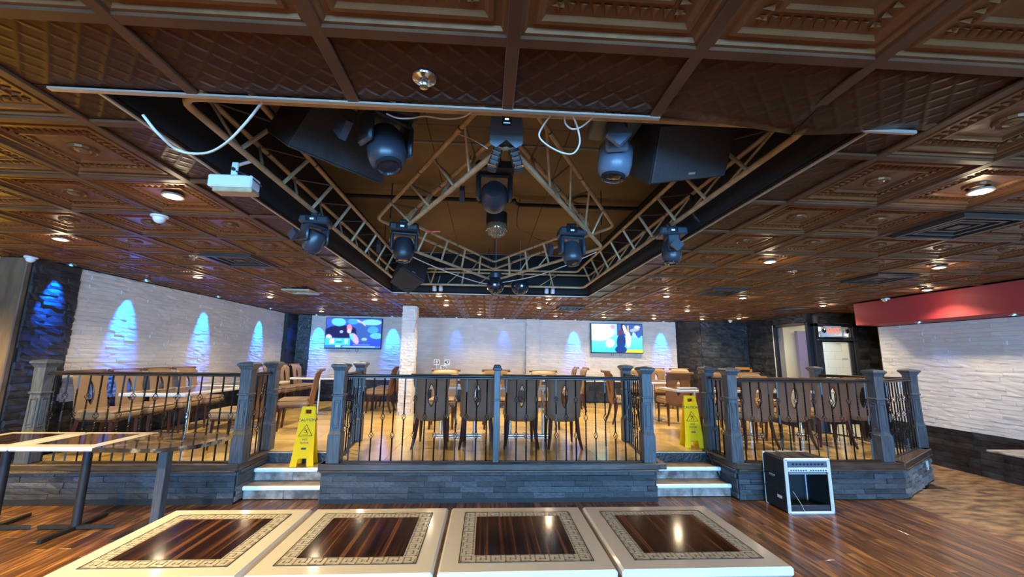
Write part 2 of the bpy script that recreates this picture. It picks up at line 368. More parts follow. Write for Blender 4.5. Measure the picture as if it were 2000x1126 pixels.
# dark corner panels
wc = struct('wall_back_left_corner', MB().prism([(-5.05, 10.45), (-4.94, 10.5), (-4.86, 10.86), (-4.55, 10.9), (-4.55, 11), (-5.05, 11)], PF, ZC), 'black_back')
stones(wc, (-4.55, 10.9), (-4.86, 10.86), PF, ZC, .08, .15, .3, 'black_stone', .015, single=False)
stones(wc, (-4.86, 10.86), (-4.94, 10.5), PF, ZC, .08, .15, .3, 'black_stone', .015, single=False)
wr = struct('wall_right_back', MB().prism([(5.15, 10.95), (5.2, 10.9), (5.6, 10.47), (6.85, 10.42), (6.85, 9.33), (7.0, 9.33), (7.0, 11), (5.15, 11)], PF, ZC), 'black_back')
stones(wr, (5.6, 10.47), (5.2, 10.9), PF, ZC, .08, .2, .35, 'black_stone', .02, single=False)
stones(wr, (6.85, 10.42), (5.6, 10.47), PF, ZC, .08, .2, .35, 'black_stone', .024, single=False)
stones(wr, (6.84, 9.2), (6.84, 10.42), PF, ZC, .08, .2, .35, 'black_stone', .024, single=False)
stones(wr, (6.84, 8.26), (6.84, 9.2), 2.34, ZC, .08, .2, .35, 'black_stone', .024, single=False)
# right wall
wrt = struct('wall_right', MB().box((XR+.08, -.1, 1.3), (.14, 14.0, 2.6)), 'black_back')
stones(wrt, (XR, 2.9), (XR, 6.88), .58, 2.16, .06, .22, .45, 'white_stone', .019, near=(7, 4, 0), limit=290)
MB().box((XR+.006, -.1, 1.37), (.006, 14, 1.58)).build('white_backing', 'white_stone', wrt)
stones(wrt, (XR, 2.9), (XR, 6.88), 0, .575, .08, .22, .4, 'black_stone', .02, single=False)
wd = struct('wall_beyond_exit', MB().box((6.92, 8.8, 2.46), (.14, 1.1, .19)).box((6.92, 8.8, .22), (.14, 1.1, .44)).box((7.05, 8.27, 2.45), (.5, .1, .24)).box((8.2, 8.27, 1.3), (.9, .1, 2.6)).box((7.5, 8.27, 2.46), (.5, .1, .2)).box((8.5, 7.5, 1.3), (.1, 1.6, 2.6)).box((7.75, 6.95, 1.3), (1.45, .08, 2.6)), 'black_back')
stones(wd, (8.2, 8.22), (7.72, 8.22), 0, ZC, .08, .2, .35, 'black_stone', .02, single=False)
stones(wd, (7.72, 8.22), (6.82, 8.22), 2.34, ZC, .08, .2, .35, 'black_stone', .02, single=False)
# red bulkhead
bulk = struct('ceiling_bulkhead', MB().cbox((7.1, -.15, 2.36), (1.36, 13.84, .385), .006), 'red')
# wall behind the camera with three windows
wf = MB().box((0, -7.15, .2), (16.6, .12, .4)).box((0, -7.15, 2.55), (16.6, .12, .1))
for a, c in ((-8.3, -4.75), (-2.05, -.95), (1.75, 2.85), (5.55, 8.3)): wf.box(((a+c)/2, -7.15, 1.45), (c-a, .12, 2.1))
struct('wall_front', wf, 'cream')
for i, cx in enumerate((-3.4, .4, 4.2)):
    f = MB()
    for xx in (-1.33, 0, 1.33): f.box((cx+xx, -7.15, 1.45), (.05, .08, 2.1))
    for zz in (.42, 2.48): f.box((cx, -7.15, zz), (2.7, .08, .05))
    fo = struct('window_%d' % (i+1), f, 'frame')
# white column and pilaster
colm = struct('column', MB().box((-1.575, 8.53, (PF+ZC)/2), (.24, .24, ZC-PF)), 'white_back')
stones(colm, (-1.45, 8.405), (-1.70, 8.405), PF, ZC, .06, .12, .25, 'white_stone', .02, single=False)
stones(colm, (-1.45, 8.65), (-1.45, 8.405), PF, ZC, .06, .12, .25, 'white_stone', .02, single=False)
stones(colm, (-1.70, 8.405), (-1.70, 8.65), PF, ZC, .06, .12, .25, 'white_stone', .02, single=False)
pil = struct('trim_2', MB().box((1.21, 10.88, (1.12+ZC)/2), (.32, .1, ZC-1.12)), 'white_back')
stones(pil, (1.38, 10.825), (1.04, 10.825), 1.12, ZC, .06, .14, .3, 'white_stone', .018, single=False)
MB().cbox((1.21, 10.87, 1.10), (.40, .14, .04), .006).build('sill', 'white_gloss', pil)

# ------------------------------------------------------------------ ceiling of pressed tin tiles with the lighting pit
T = .615; X0, Y0 = .063, 1.165
PX0, PX1, PY0, PY1 = -1.53, 1.65, 1.53, 6.60
ceil = struct('ceiling', MB().box((-5.0, 1.9, ZC+.08), (6.9, 18.4, .06)).box((5.1, 1.9, ZC+.08), (6.9, 18.4, .06)).box((.06, -2.9, ZC+.08), (3.18, 8.8, .06)).box((.06, 8.9, ZC+.08), (3.18, 4.5, .06)), 'black_back')
def coffer():
    b = MB(); h = T/2
    def ring(r0, z0, r1, z1):
        vs = [(-r0, -r0, z0), (r0, -r0, z0), (r0, r0, z0), (-r0, r0, z0), (-r1, -r1, z1), (r1, -r1, z1), (r1, r1, z1), (-r1, r1, z1)]
        b.add(vs, [(0, 4, 5, 1), (1, 5, 6, 2), (2, 6, 7, 3), (3, 7, 4, 0)])
    P = [(h-.001, .004), (h-.004, 0), (h-.034, 0), (h-.042, .012), (h-.058, .012), (h-.066, .004), (h-.080, .004), (h-.092, .016), (h-.150, .019), (h-.158, .011), (h-.170, .011), (h-.180, .020), (.03, .021)]
    for (a, c), (d, e) in zip(P, P[1:]): ring(a, c, d, e)
    r, z = P[-1]; b.add([(-r, -r, z), (r, -r, z), (r, r, z), (-r, r, z)], [(0, 3, 2, 1)])
    for s in range(4):                     # egg moulding
        R = RZ(s*PI/2)
        for k in range(11):
            t = (k-5)*.036; b.add([(t-.014, h-.138, .018), (t, h-.142, .007), (t+.014, h-.138, .018), (t, h-.105, .012)], [(0, 1, 3), (1, 2, 3), (0, 2, 1)], R)
    b.lathe([(.062, .020), (.058, .008), (.05, .014), (.036, .014), (.03, .006), (.012, .003), (.0001, .005)], 14)
    me = b.mesh('tin_tile'); me.materials.append(M['tin']); return me
def flat_tile(sx, sy):
    b = MB(); e = .02
    b.cbox((0, 0, .012), (sx-.004, sy-.004, .02), .004)
    me = b.mesh('tin_tile'); me.materials.append(M['tin_hatch']); return me
cof = coffer(); flats = {}
def put_flat(x0, x1, y0, y1):
    k = (round(x1-x0, 3), round(y1-y0, 3))
    if k not in flats: flats[k] = flat_tile(*k)
    link('tin_tile', flats[k], ceil, loc=((x0+x1)/2, (y0+y1)/2, ZC))
vis = []; unseen = []
for i in range(-14, 14):
    for j in range(-14, 17):
        x0, y0 = X0+i*T, Y0+j*T; x1, y1 = x0+T, y0+T; cx, cy = (x0+x1)/2, (y0+y1)/2
        if cy > YB or (cy > 4.75 and cx < -5.0) or cx > 8.4: continue
        if cx > 6.4 and cy < 6.7: continue
        if x0 > PX0-.01 and x1 < PX1+.01 and y0 > PY0-.01 and y1 < PY1+.01: continue
        edge = (x1 > PX0 and x0 < PX1 and y1 > PY0 and y0 < PY1)
        if edge:
            # keep only the strips outside the pit
            if x0 < PX0: put_flat(x0, PX0, max(y0, PY0) if y0 < PY0 else y0, min(y1, PY1) if y1 > PY1 else y1)
            if x1 > PX1: put_flat(PX1, x1, max(y0, PY0) if y0 < PY0 else y0, min(y1, PY1) if y1 > PY1 else y1)
            if y0 < PY0 and not (x0 > .68 and x1 < 1.95): put_flat(x0, x1, y0, PY0)
            if y1 > PY1: put_flat(x0, x1, PY1, y1)
        elif cy > .3 and (abs(cx-.3) < 1.25*cy+1.0): vis.append((cx, cy))
        else: unseen.append((cx, cy))
vis.sort(key=lambda p: p[0]**2+p[1]**2)
for cx, cy in vis[:262]: link('tin_tile', cof, ceil, loc=(cx, cy, ZC))
b = MB()
for cx, cy in vis[262:]+unseen: b.add([v.co for v in cof.vertices], [tuple(p.vertices) for p in cof.polygons], TR(cx, cy, ZC))
b.build('tin_tile_field', 'tin', ceil, kind='stuff')
# raised seams between tiles
b = MB()
xs = [X0+i*T for i in range(-13, 14)]; ys = [Y0+j*T for j in range(-12, 16)]
for x in xs:
    if x > 6.4 or x < -5: yr = [(-7, 4.6)] if x < -5 else [(6.8, 8.2)]
    else: yr = [(-7, YB)]
    if PX0 < x < PX1: yr = [(-7, PY0), (PY1, YB)]
    for a, c in yr: b.cbox((x, (a+c)/2, ZC-.004), (.045, c-a, .014), .003)
for y in ys:
    if y > YB: continue
    xr = [(-5 if y > 4.7 else -8.2, 6.4 if y < 6.8 else 8.2)]
    if PY0 < y < PY1: xr = [(xr[0][0], PX0), (PX1, xr[0][1])]
    for a, c in xr: b.cbox(((a+c)/2, y, ZC-.0035), (c-a, .045, .013), .003)
b.build('seam_strips', 'tin_rail', ceil)
# two buckled tiles at the near edge of the pit
def sag_tile(x0, x1, f, n=12):
    b = MB(); vs = []; fs = []
    for i in range(n+1):
        u = i/n; x = x0+(x1-x0)*u; dz, dy = f(u)
        for k in range(7):
            v = k/6; vs.append((x, Y0+.01+(PY0-Y0-.01+dy)*v, ZC+.003-dz*v**2))
    for i in range(n):
        for k in range(6): a = i*7+k; fs.append((a, a+1, a+8, a+7))
    b.add(vs, fs); o = b.build('tin_tile', 'tin_hatch', ceil, smooth=60)
    md = o.modifiers.new('solid', 'SOLIDIFY'); md.thickness = .004; return o
sag_tile(.68, 1.293, lambda u: (.002+.042*max(0, u-.05)**1.2, .03*u))
sag_tile(1.297, 1.905, lambda u: (.012+.032*math.cos(min(1, u*1.25)*PI/2), .03*max(0, 1-u*1.3)))
# pit box
pit = struct('ceiling_pit', MB().box((PX0-.02, (PY0+PY1)/2, 2.9), (.03, PY1-PY0+.1, .64)).box((PX1+.02, (PY0+PY1)/2, 2.9), (.03, PY1-PY0+.1, .64))
    .box(((PX0+PX1)/2, PY0-.02, 2.9), (PX1-PX0+.1, .03, .64)).box(((PX0+PX1)/2, PY1+.02, 2.9), (PX1-PX0+.1, .03, .64)), 'pit')
MB().box((.06, 4.065, 3.27), (3.4, 5.3, .04)).build('leak_cover', 'pit', pit)  # unseen cover added above the panels to stop light leaking in
for i in range(3):
    for j in range(4):
        MB().cbox((PX0+.53+i*1.06, PY0+.635+j*1.268, 3.235), (1.056, 1.264, .02), .002).build('roof_panel', 'pit_roof', pit)
tr = MB().box((-.50, PY0+.004, ZC-.010), (2.40, .022, .008)).box(((PX0+PX1)/2, PY1, ZC-.008), (PX1-PX0, .018, .008)).box((PX0, (PY0+PY1)/2, ZC-.008), (.014, PY1-PY0, .008)).box((PX1, (PY0+PY1)/2, ZC-.008), (.014, PY1-PY0, .008))
tr.build('edge_trim', 'metal_trim', pit)
MB().cbox((PX1-.02, PY0+.005, ZC-.018), (.42, .02, .016), .003).build('loose_trim', 'metal_trim', pit)

# ------------------------------------------------------------------ platform
EDGE = [(-4.98, 4.75), (-2.60, 4.75), (-2.60, 5.32), (-1.72, 5.32), (-1.72, 4.75), (1.93, 4.75), (1.93, 5.32), (2.87, 5.32), (2.87, 4.75), (4.85, 4.75), (6.02, 5.50), (5.55, 6.75), (5.55, 8.2), (6.8, 8.26), (6.8, 10.9), (-4.98, 10.9)]
plat = struct('platform', MB().prism([(x, y+.012) for x, y in EDGE], 0, PF-.012), 'black_back')
# floor tiles (single pieces where they are near)
tb = {}
def tile_clip():
    for i in range(-9, 12):
        for j in range(0, 10):
            x0 = -1.72+i*.61; y0 = 4.76+j*.61; x1, y1 = x0+.61, y0+.61; cx, cy = (x0+x1)/2, (y0+y1)/2
            if x1 < -4.9 or x0 > 6.7 or y0 > 10.85: continue
            inside = []
            def ins(x, y):
                c = False; n = len(EDGE)
                for k in range(n):
                    (ax, ay), (bx, by) = EDGE[k], EDGE[(k+1) % n]
                    if (ay > y) != (by > y) and x < (bx-ax)*(y-ay)/(by-ay)+ax: c = not c
                return c
            q = [ins(x, y) for x, y in ((x0+.02, y0+.02), (x1-.02, y0+.02), (x1-.02, y1-.02), (x0+.02, y1-.02))]
            if all(q) and not (cx > -2.6 and cx < -1.72 and cy < 5.4): yield x0, x1, y0, y1
            elif any(q):                       # cut tiles become small strips
                n = 4
                for a in range(n):
                    xa = x0+a*.61/n; xb = xa+.61/n; ya = y0
                    for c in range(n):
                        yc = y0+c*.61/n; yd = yc+.61/n
                        if not all(ins(x, y) for x, y in ((xa+.01, yc+.01), (xb-.01, yc+.01), (xb-.01, yd-.01), (xa+.01, yd-.01))): continue
                        cut.append((xa, xb, yc, yd))
cut = []
for x0, x1, y0, y1 in tile_clip():
    if 'f' not in tb:
        me = MB().cbox((0, 0, -.006), (.607, .607, .012), .0015).mesh('floor_tile'); me.materials.append(M['ptile']); tb['f'] = me
    link('floor_tile', tb['f'], plat, loc=((x0+x1)/2, (y0+y1)/2, PF))
b = MB()
for x0, x1, y0, y1 in cut: b.box(((x0+x1)/2, (y0+y1)/2, PF-.006), (x1-x0+.0005, y1-y0+.0005, .012))
b.build('cut_floor_tiles', 'ptile', plat, kind='stuff')
ZL = .335
def face(p0, p1, m='slate', z0=.02, ledge=True, dep=.02, Lr=(.16, .36)):
    stones(plat, p1, p0, z0, ZL, .053, Lr[0], Lr[1], m, dep, flip=1)
    if ledge:
        a, c = Vector((*p0, 0)), Vector((*p1, 0)); d = c-a; an = math.atan2(d.y, d.x)
        MB().cbox((d.length/2, .035, 0), (d.length+.06, .15, .066), .006).cbox((d.length/2, -.03, -.042), (d.length+.02, .04, .022), .004).build('ledge', 'ledge', plat, mw=TR(a.x, a.y, ZL+.034) @ RZ(an))
face((-4.98, 4.75), (-2.60, 4.75), z0=.06); face((-1.72, 4.75), (1.93, 4.75), z0=.045); face((2.87, 4.75), (4.85, 4.75), z0=.01)
face((-2.60, 4.75), (-2.60, 5.32), 'slate_rough'); face((4.85, 4.75), (6.02, 5.50), 'slate_rough', .01, dep=.035, Lr=(.10, .24))
face((1.93, 5.32), (1.93, 4.75), 'slate_rough', ledge=True); face((-1.72, 5.32), (-1.72, 4.75), 'slate_rough'); face((2.87, 5.32), (2.87, 4.75), 'slate')
face((6.02, 5.50), (5.55, 6.75), 'slate_rough')
MB().box((.105, 4.755, .022), (3.66, .03, .045)).build('plinth', 'black', plat)
MB().box((-3.8, 4.755, .03), (2.4, .03, .06)).build('plinth', 'black', plat)
MB().cbox((5.86, 5.36, .22), (.02, .01, .02), .003)
MB().box((0, 0, 0), (.11, .004, .13)).build('white_patch', 'tag_white', plat, mw=TR(5.80, 5.325, .22) @ RZ(math.atan2(.75, 1.17)))
# steps
def steps(name, x0, x1, label):
    t = thing(name, label, 'steps', ((x0+x1)/2, 5.1, 0)); w_ = x1-x0-.004
    def P(nm, c, d, m, b=.004): MB().cbox((0, c[1]-5.1, c[2]), d if d[0] else (w_, d[1], d[2]), b).build(nm, m, t)
    n = 2
    for k, (yn, z, yb) in enumerate(((4.87, .14, 5.07), (5.07, .275, 5.32))):
        P('tread', (0, (yn+yb)/2+.012, z-.012), (0, yb-yn-.004, .024), 'stread')
        P('nosing', (0, yn-.004, z-.018), (0, .036, .044), 'nosing', .01)
        for s in (-1, 1):
            MB().cbox((s*w_/4, yn-5.1+.022, (z-.04)-.047), (w_/2-.004, .02, .094), .002).build('riser_slab', 'smarble', t)
    MB().cbox((0, .212, .332), (w_, .02, .11), .002).build('riser_panel', 'black_stone', t)
    MB().cbox((0, .205, .393), (w_, .03, .012), .003).build('edge_strip', 'metal_trim', t)
steps('entry_steps', -2.585, -1.735, 'two marble steps with white nosings under the tilted caution sign, left of the centre railing')
steps('entry_steps', 1.945, 2.855, 'two marble steps with white nosings right of the centre railing')
MB().tube([(2.80, 5.36, .41), (2.81, 5.25, .38), (2.82, 5.05, .18), (2.825, 4.93, .02)], .010, 8).build('floor_cable', 'black_cable', None, smooth=60, label='black cable running down the side of the right-hand steps', category='cable')

# ------------------------------------------------------------------ newels and railings
def newel_parts(t, w_, h, slim=False):
    z0 = 0
    if slim:
        MB().cbox((0, 0, h*.5-.03), (w_*.86, w_*.86, h-.06), .006).build('shaft', 'newel', t)
        MB().cbox((0, 0, h*.63), (w_*1.0, w_*1.0, .02), .005).build('collar', 'newel', t)
        MB().cbox((0, 0, h-.05), (w_*1.25, w_*1.25, .04), .014).cbox((0, 0, h-.022), (w_*1.05, w_*1.05, .04), .018).build('cap', 'newel', t); return
    q = w_/2
    MB().cbox((0, 0, .15), (w_*1.12, w_*1.12, .30), .006).lathe([(q*1.50, .298), (q*1.25, .335)], 4, RZ(PI/4)).build('plinth', 'newel', t)
    b = MB().lathe([(q*1.29, .33), (q*1.20, .70)], 4, RZ(PI/4)); b.build('shaft', 'newel', t)
    for s in range(4):
        p = MB(); R = RZ(s*PI/2); o = q*.90
        for dx in (-q*.5, q*.5): p.cbox((dx, -o, .51), (.008, .014, .30), .002, R)
        for dz in (.365, .655): p.cbox((0, -o, dz), (q*1.0, .014, .008), .002, R)
        p.cbox((0, -o+.001, .51), (q*.72, .012, .24), .003, R); p.build('panel_frame', 'newel', t)
    MB().cbox((0, 0, .712), (w_*1.08, w_*1.08, .022), .006).build('collar', 'newel', t)
    MB().lathe([(q*1.22, .72), (q*1.30, h-.085)], 4, RZ(PI/4)).build('neck', 'newel', t)
    MB().lathe([(q*1.34, h-.09), (q*1.75, h-.055), (q*2.0, h-.045), (q*2.0, h-.028), (q*1.7, h-.015), (.001, h)], 4, RZ(PI/4)).build('cap', 'newel', t)
def newel(x, y, label, w_=.125, h=1.065, slim=False, rz=0, z=PF):
    t = thing('newel_post', label, 'post', (x, y, z), rz, 'newel posts of the platform railing'); newel_parts(t, w_, h, slim)
NW = [(-4.74, 4.80, 'dark newel post by the black stone pier at the left wall'), (-2.62, 4.80, 'charcoal oak newel post at the front left corner of the left steps'),
 (-2.66, 5.42, 'charcoal newel post at the top of the left steps, on their left'), (-1.62, 4.80, 'charcoal oak newel post at the left front corner of the centre railing'),
 (-1.74, 5.95, 'newel post with pale-topped cap at the rear left of the centre bay'), (1.86, 4.80, 'charcoal newel post at the right front corner of the centre railing'),
 (2.02, 5.95, 'charcoal newel post at the rear right of the centre bay'), (2.88, 4.80, 'charcoal newel post at the front right corner of the right steps'),
 (2.95, 5.42, 'dark newel post at the top of the right steps, on their right'), (4.72, 4.82, 'dark newel post where the right railing turns back')]
for x, y, l in NW: newel(x, y, l)
newel(6.0, 5.58, 'black newel post beside the white right wall, end of the angled railing')
newel(.13, 4.80, 'slim black centre post in the middle of the front railing', .085, slim=True)
newel(5.52, 6.7, 'dark newel post in front of the glass exit door')
def baluster(kind):
    b = MB(); Hh = .885; s = .0062
    def bar(z0, z1, tw):
        n = max(1, int((z1-z0)/.014)) if tw else 1; vs = []; fs = []
        for i in range(n+1):
            z = z0+(z1-z0)*i/n; a = (z-z0)*tw
            for k in range(4):
                q = a+PI/4+k*PI/2; vs.append((s*1.41*math.cos(q), s*1.41*math.sin(q), z))
        for i in range(n):
            for k in range(4): fs.append((i*4+k, i*4+(k+1) % 4, i*4+4+(k+1) % 4, i*4+4+k))
        b.add(vs, fs)
    baskets = (.27, .66) if kind == 0 else (.465,)
    z = 0
    segs = []
    if kind == 0: segs = [(0, .235, 0), (.305, .40, 55), (.40, .50, 0), (.50, .625, 55), (.695, .885, 0)]
    else: segs = [(0, .15, 0), (.15, .43, 55), (.50, .74, 55), (.74, .885, 0)]
    for a, c, t in segs: bar(a, c, t)
    for zc in baskets:
        for k in range(4):
            pts = []
            for i in range(7):
                u = i/6; r = .002+.023*math.sin(PI*u)**.8; a = k*PI/2+u*PI*.9; pts.append((r*math.cos(a), r*math.sin(a), zc-.037+.074*u))
            b.tube(pts, .003, 4, cap=False)
        b.cbox((0, 0, zc-.038), (.018, .018, .010), .003).cbox((0, 0, zc+.038), (.018, .018, .010), .003)
    me = b.mesh('baluster'); me.materials.append(M['iron']); return me
BAL = [baluster(0), baluster(1)]
def railing(p0, p1, label, n, start=0, z=PF):
    a, c = Vector((*p0, z)), Vector((*p1, z)); d = c-a; L = d.length; an = math.atan2(d.y, d.x)
    t = thing('railing', label, 'railing', a, an, 'railings round the platform')
    MB().cbox((L/2, 0, .905), (L, .062, .018), .006).cbox((L/2, 0, .925), (L, .046, .026), .011).build('handrail', 'rail', t)
    MB().cbox((L/2, 0, .008), (L, .04, .014), .003).build('bottom_rail', 'rail', t)
    for i in range(n): link('baluster', BAL[(i+start) % 2], t, loc=((i+.62)*L/(n+.24), 0, .014), rot=(0, 0, .3*i))
railing((-4.68, 4.8), (-2.69, 4.8), 'iron baluster railing along the front of the left platform', 17, 1)
railing((-2.64, 4.87), (-2.66, 5.35), 'short iron railing on the left side of the left steps', 4)
railing((-1.55, 4.8), (.09, 4.8), 'front centre railing, half left of the slim black post', 14, 0)
railing((.17, 4.8), (1.79, 4.8), 'front centre railing, half right of the slim black post', 14, 1)
railing((-1.63, 4.87), (-1.73, 5.88), 'iron side railing between the left steps and the centre bay', 8)
railing((1.87, 4.87), (2.01, 5.88), 'iron side railing between the right steps and the centre bay', 8)
railing((2.95, 4.8), (4.65, 4.82), 'iron railing along the front of the right platform, behind the rack case', 15, 0)
railing((2.89, 4.87), (2.94, 5.35), 'short iron railing on the right side of the right steps', 4, 1)
railing((4.78, 4.85), (5.95, 5.55), 'angled iron railing running back to the white right wall', 11)
railing((5.97, 5.66), (5.54, 6.63), 'rear iron railing in front of the exit door', 9)

# ------------------------------------------------------------------ chairs
def back_shape(ang, s):
    """s=0 on the almond hole, 1 on the outline; returns width x and height v"""
    ca, sa = math.cos(ang), math.sin(ang)
    hx = .046*ca*abs(ca)**.55; hz = .150*sa
    hx *= (1-abs(sa)**3*.0)
    e = 5.5; k = (abs(ca)**e+abs(sa)**e)**(-1/e); ox, oz = ca*k, sa*k
    zz = .295*oz; v = (zz+.295)/.59
    wd = .222 + .036*max(0, v-.6)/.4 - .016*math.exp(-((v-.66)/.16)**2) - .035*(max(0, .16-v)/.16)**2
    X = (1-s)*hx + s*ox*wd; Z = (1-s)*(hz+.03) + s*zz
    return X, Z
def chair_proto():
    t = thing('dining_chair', 'x', 'chair', (0, 0, 0), 0, 'upholstered chairs at the platform tables')
    n, mm = 36, 6; C0 = .625                                    # centre height of the back
    def pos(X, Z, off):
        v = (Z+.295)/.59; y = -.235 - .085*v**1.4 - (.05*((v-.88)/.12)**2 if v > .88 else 0) + .018*(X/.22)**2 - .0
        return (X, y+off, C0+Z)
    for nm, off, flip, m in (('backrest', -.022, False, 'vinyl'), ('backrest_front', .022, True, 'vinyl_lit')):
        b = MB(); vs = []; fs = []
        for s in range(mm+1):
            for k in range(n):
                X, Z = back_shape(2*PI*k/n, s/mm); u = 1 if s < mm else 0
                vs.append(pos(X, Z, off*(1 if s < mm else 0.0) if s else off*.6))
        for s in range(mm):
            for k in range(n):
                a, c = s*n+k, s*n+(k+1) % n; q = (a, c, c+n, a+n); fs.append(q[::-1] if flip else q)
        b.add(vs, fs); b.build(nm, m, t, smooth=70)
    b = MB(); pts = []
    for k in range(28):
        X, Z = back_shape(2*PI*k/28+.001, 0); pts.append(pos(X*1.08, Z, 0))
    b.tube(pts, .013, 6, closed=True).build('hole_trim', 'mahogany', t, smooth=60)
    b = MB()
    for k in range(9):                                          # scrolled top edge
        pass
    pts = [(X, pos(X, .288, 0)[1]-.012, C0+.283) for X in [(-.25+.50*i/8) for i in range(9)]]
    b.tube(pts, .021, 8).build('top_roll', 'vinyl', t, smooth=60)
    b = MB().cbox((0, .0, .405), (.45, .44, .09), .03).cbox((0, .005, .45), (.43, .42, .05), .022); b.build('seat', 'vinyl_lit', t)
    for s in (-1, 1):
        MB().tube([(s*.175, .17, .37), (s*.18, .18, .2), (s*.185, .195, 0)], [.026, .022, .015], 4).build('leg', 'mahogany', t)
        MB().tube([(s*.17, -.2, .40), (s*.178, -.215, .28), (s*.19, -.245, .14), (s*.215, -.30, 0)], [.028, .027, .022, .016], 4).build('leg', 'mahogany', t)
    MB().cbox((0, 0, .355), (.40, .40, .03), .005).build('seat_frame', 'mahogany', t)
    return t
CH = chair_proto(); CHT = tree_of(CH); first = [True]
def chair(x, y, face_deg, label, dark=False):
    """face_deg: direction the sitter looks, 90 = away from the camera"""
    rz = math.radians(face_deg-90)
    if first[0]: CH.location = (x, y, PF); CH.rotation_euler = (0, 0, rz); CH['label'] = label; first[0] = False; o = CH
    else: o = dup(CH, CHT, (x, y, PF), rz, label)
    return o
CHX = [(-.69, 'leftmost'), (-.10, 'second from the left'), (.47, 'third from the left'), (1.03, 'rightmost')]
for x, l in CHX: chair(x, 5.72, 90, 'brown chair with almond-shaped hole, back to the front railing, '+l+' of four')
for x, l in ((-.70, 'left'), (.18, 'middle'), (1.02, 'right')): chair(x, 7.05, 270, 'chair facing the front railing across the centre tables, '+l+' one of three')
for k, y in enumerate((5.45, 6.0, 6.55, 7.1)): chair(-4.55, y, 0, 'chair with warm-lit front by the white left wall, %s from the front railing' % ORD[k])
chair(-3.12, 5.55, 180, 'chair back turned to the left steps, nearest the front railing')
chair(-2.98, 6.85, 195, 'chair pulled out behind the newel at the top of the left steps')
for k, (x, y) in enumerate(((-4.35, 8.6), (-4.3, 9.15), (-4.25, 9.7), (-4.2, 10.2))): chair(x, y, 0, 'chair in the row below the left television, %s from the front' % ORD[k])
chair(-2.2, 8.9, 180, 'dark brown chair left of the white column, the nearer of two'); chair(-2.2, 9.6, 180, 'dark brown chair left of the white column, the farther of two')
for k, (x, y) in enumerate(((1.9, 9.3), (2.05, 9.95), (1.95, 10.5))): chair(x, y, 180, 'chair end-on in front of the back wall between centre and right television, %s' % ['nearest of three', 'middle of three', 'farthest of three'][k])
chair(2.55, 7.6, 0, 'dark chair seen past the rear right newel of the centre bay')
for k, (x, y, a) in enumerate(((3.16, 5.92, 90), (3.70, 5.75, 84), (4.23, 5.75, 80), (4.84, 5.78, 74), (5.42, 5.92, 72))): chair(x, y, a, 'brown chair behind the right front railing, %s from the left' % ORD[k])
chair(3.42, 7.55, 90, 'tan chair with its back to us above the right caution sign')
for k, (x, y) in enumerate(((3.65, 9.9), (4.25, 9.95), (4.85, 9.9))): chair(x, y, 270, 'chair facing us below the right television, %s from the left' % ORD[k])
for k, (x, y) in enumerate(((3.35, 7.15), (4.25, 7.3), (4.95, 7.3))):
    if k: chair(x, y, 270, 'chair on the far side of the long right table, %s' % ['', 'left one of two', 'right one of two'][k])

# ------------------------------------------------------------------ tables
def key_border(t, hx, hy, z, wd):
    """meander between the outer rectangle hx,hy and wd inside it"""
    b = MB(); lw = .0048
    def seg(T_, x0, y0, x1, y1): b.box(((x0+x1)/2, (y0+y1)/2, z), (abs(x1-x0)+lw, abs(y1-y0)+lw, .0010), T_)
    for s in range(4):
        A, B = (hx, hy) if s % 2 == 0 else (hy, hx); R = RZ(s*PI/2); Ln = 2*A-wd; n = max(3, round(Ln/.056)); p = Ln/n
        for k in range(n):
            u = -A+k*p; y0 = -B; g = wd
            seg(R, u+.10*p, y0+.12*g, u+.10*p, y0+.86*g); seg(R, u+.10*p, y0+.86*g, u+.78*p, y0+.86*g); seg(R, u+.78*p, y0+.40*g, u+.78*p, y0+.86*g)
            seg(R, u+.42*p, y0+.40*g, u+.78*p, y0+.40*g); seg(R, u+.42*p, y0+.40*g, u+.42*p, y0+.62*g); seg(R, u+.10*p, y0+.12*g, u+.62*p, y0+.12*g)
    b.build('key_pattern', 'key', t)
    b = MB()
    for s in range(4):
        A, B = (hx, hy) if s % 2 == 0 else (hy, hx); b.box((0, -B-.001, z), (2*A+.004, .0032, .0012), RZ(s*PI/2))
    b.build('outline', 'darkline', t)
def table(x, y, w_, d_, zt, label, group, base='black', key=False, z0=0, rz=0, inset=.11, edge=.036, poles=1):
    t = thing('dining_table', label, 'table', (x, y, z0), rz, group); h = zt
    MB().cbox((0, 0, h-edge/2), (w_-.004, d_-.004, edge), .009).build('tabletop', 'white_gloss', t)
    ix, iy = w_/2-inset, d_/2-inset
    if key:
        kx, ky = w_/2-.078, d_/2-.078; wd = .058
        MB().box((0, 0, h+.0006), (2*kx, 2*ky, .0012)).build('border_field', 'keyfield', t); key_border(t, kx, ky, h+.0016, wd); ix, iy = kx-wd, ky-wd
    MB().box((0, 0, h+.0014), (2*ix, 2*iy, .0022)).build('wood_inlay', 'macassar', t)
    mt = 'black' if base == 'black' else 'chrome'
    px = [0] if poles == 1 else [-w_/4, w_/4]
    for q in px:
        MB().lathe([(.034 if base == 'black' else .026, .03), (.034 if base == 'black' else .026, h-edge-.01)], 14, TR(q, 0, 0)).build('pedestal', mt, t, smooth=40)
        MB().cbox((q, 0, h-edge-.006), (.3, .3, .010), .003).build('mounting_plate', 'black', t)
        if base == 'black':
            for s in range(4):
                MB().prism([(.02, -.028), (.30, -.016), (.32, 0), (.30, .016), (.02, .028)], .006, .03, TR(q, 0, 0) @ RZ(s*PI/2+.0)).build('foot', 'black', t)
    if base != 'black':
        MB().cbox((0, 0, .014), ((w_*.72 if poles > 1 else .4), .09, .022), .006).cbox((0, 0, .012), (.07, d_*.62, .02), .006).build('base', 'steel', t)
    return t
FT = ['leftmost', 'second from left', 'third from left', 'rightmost']
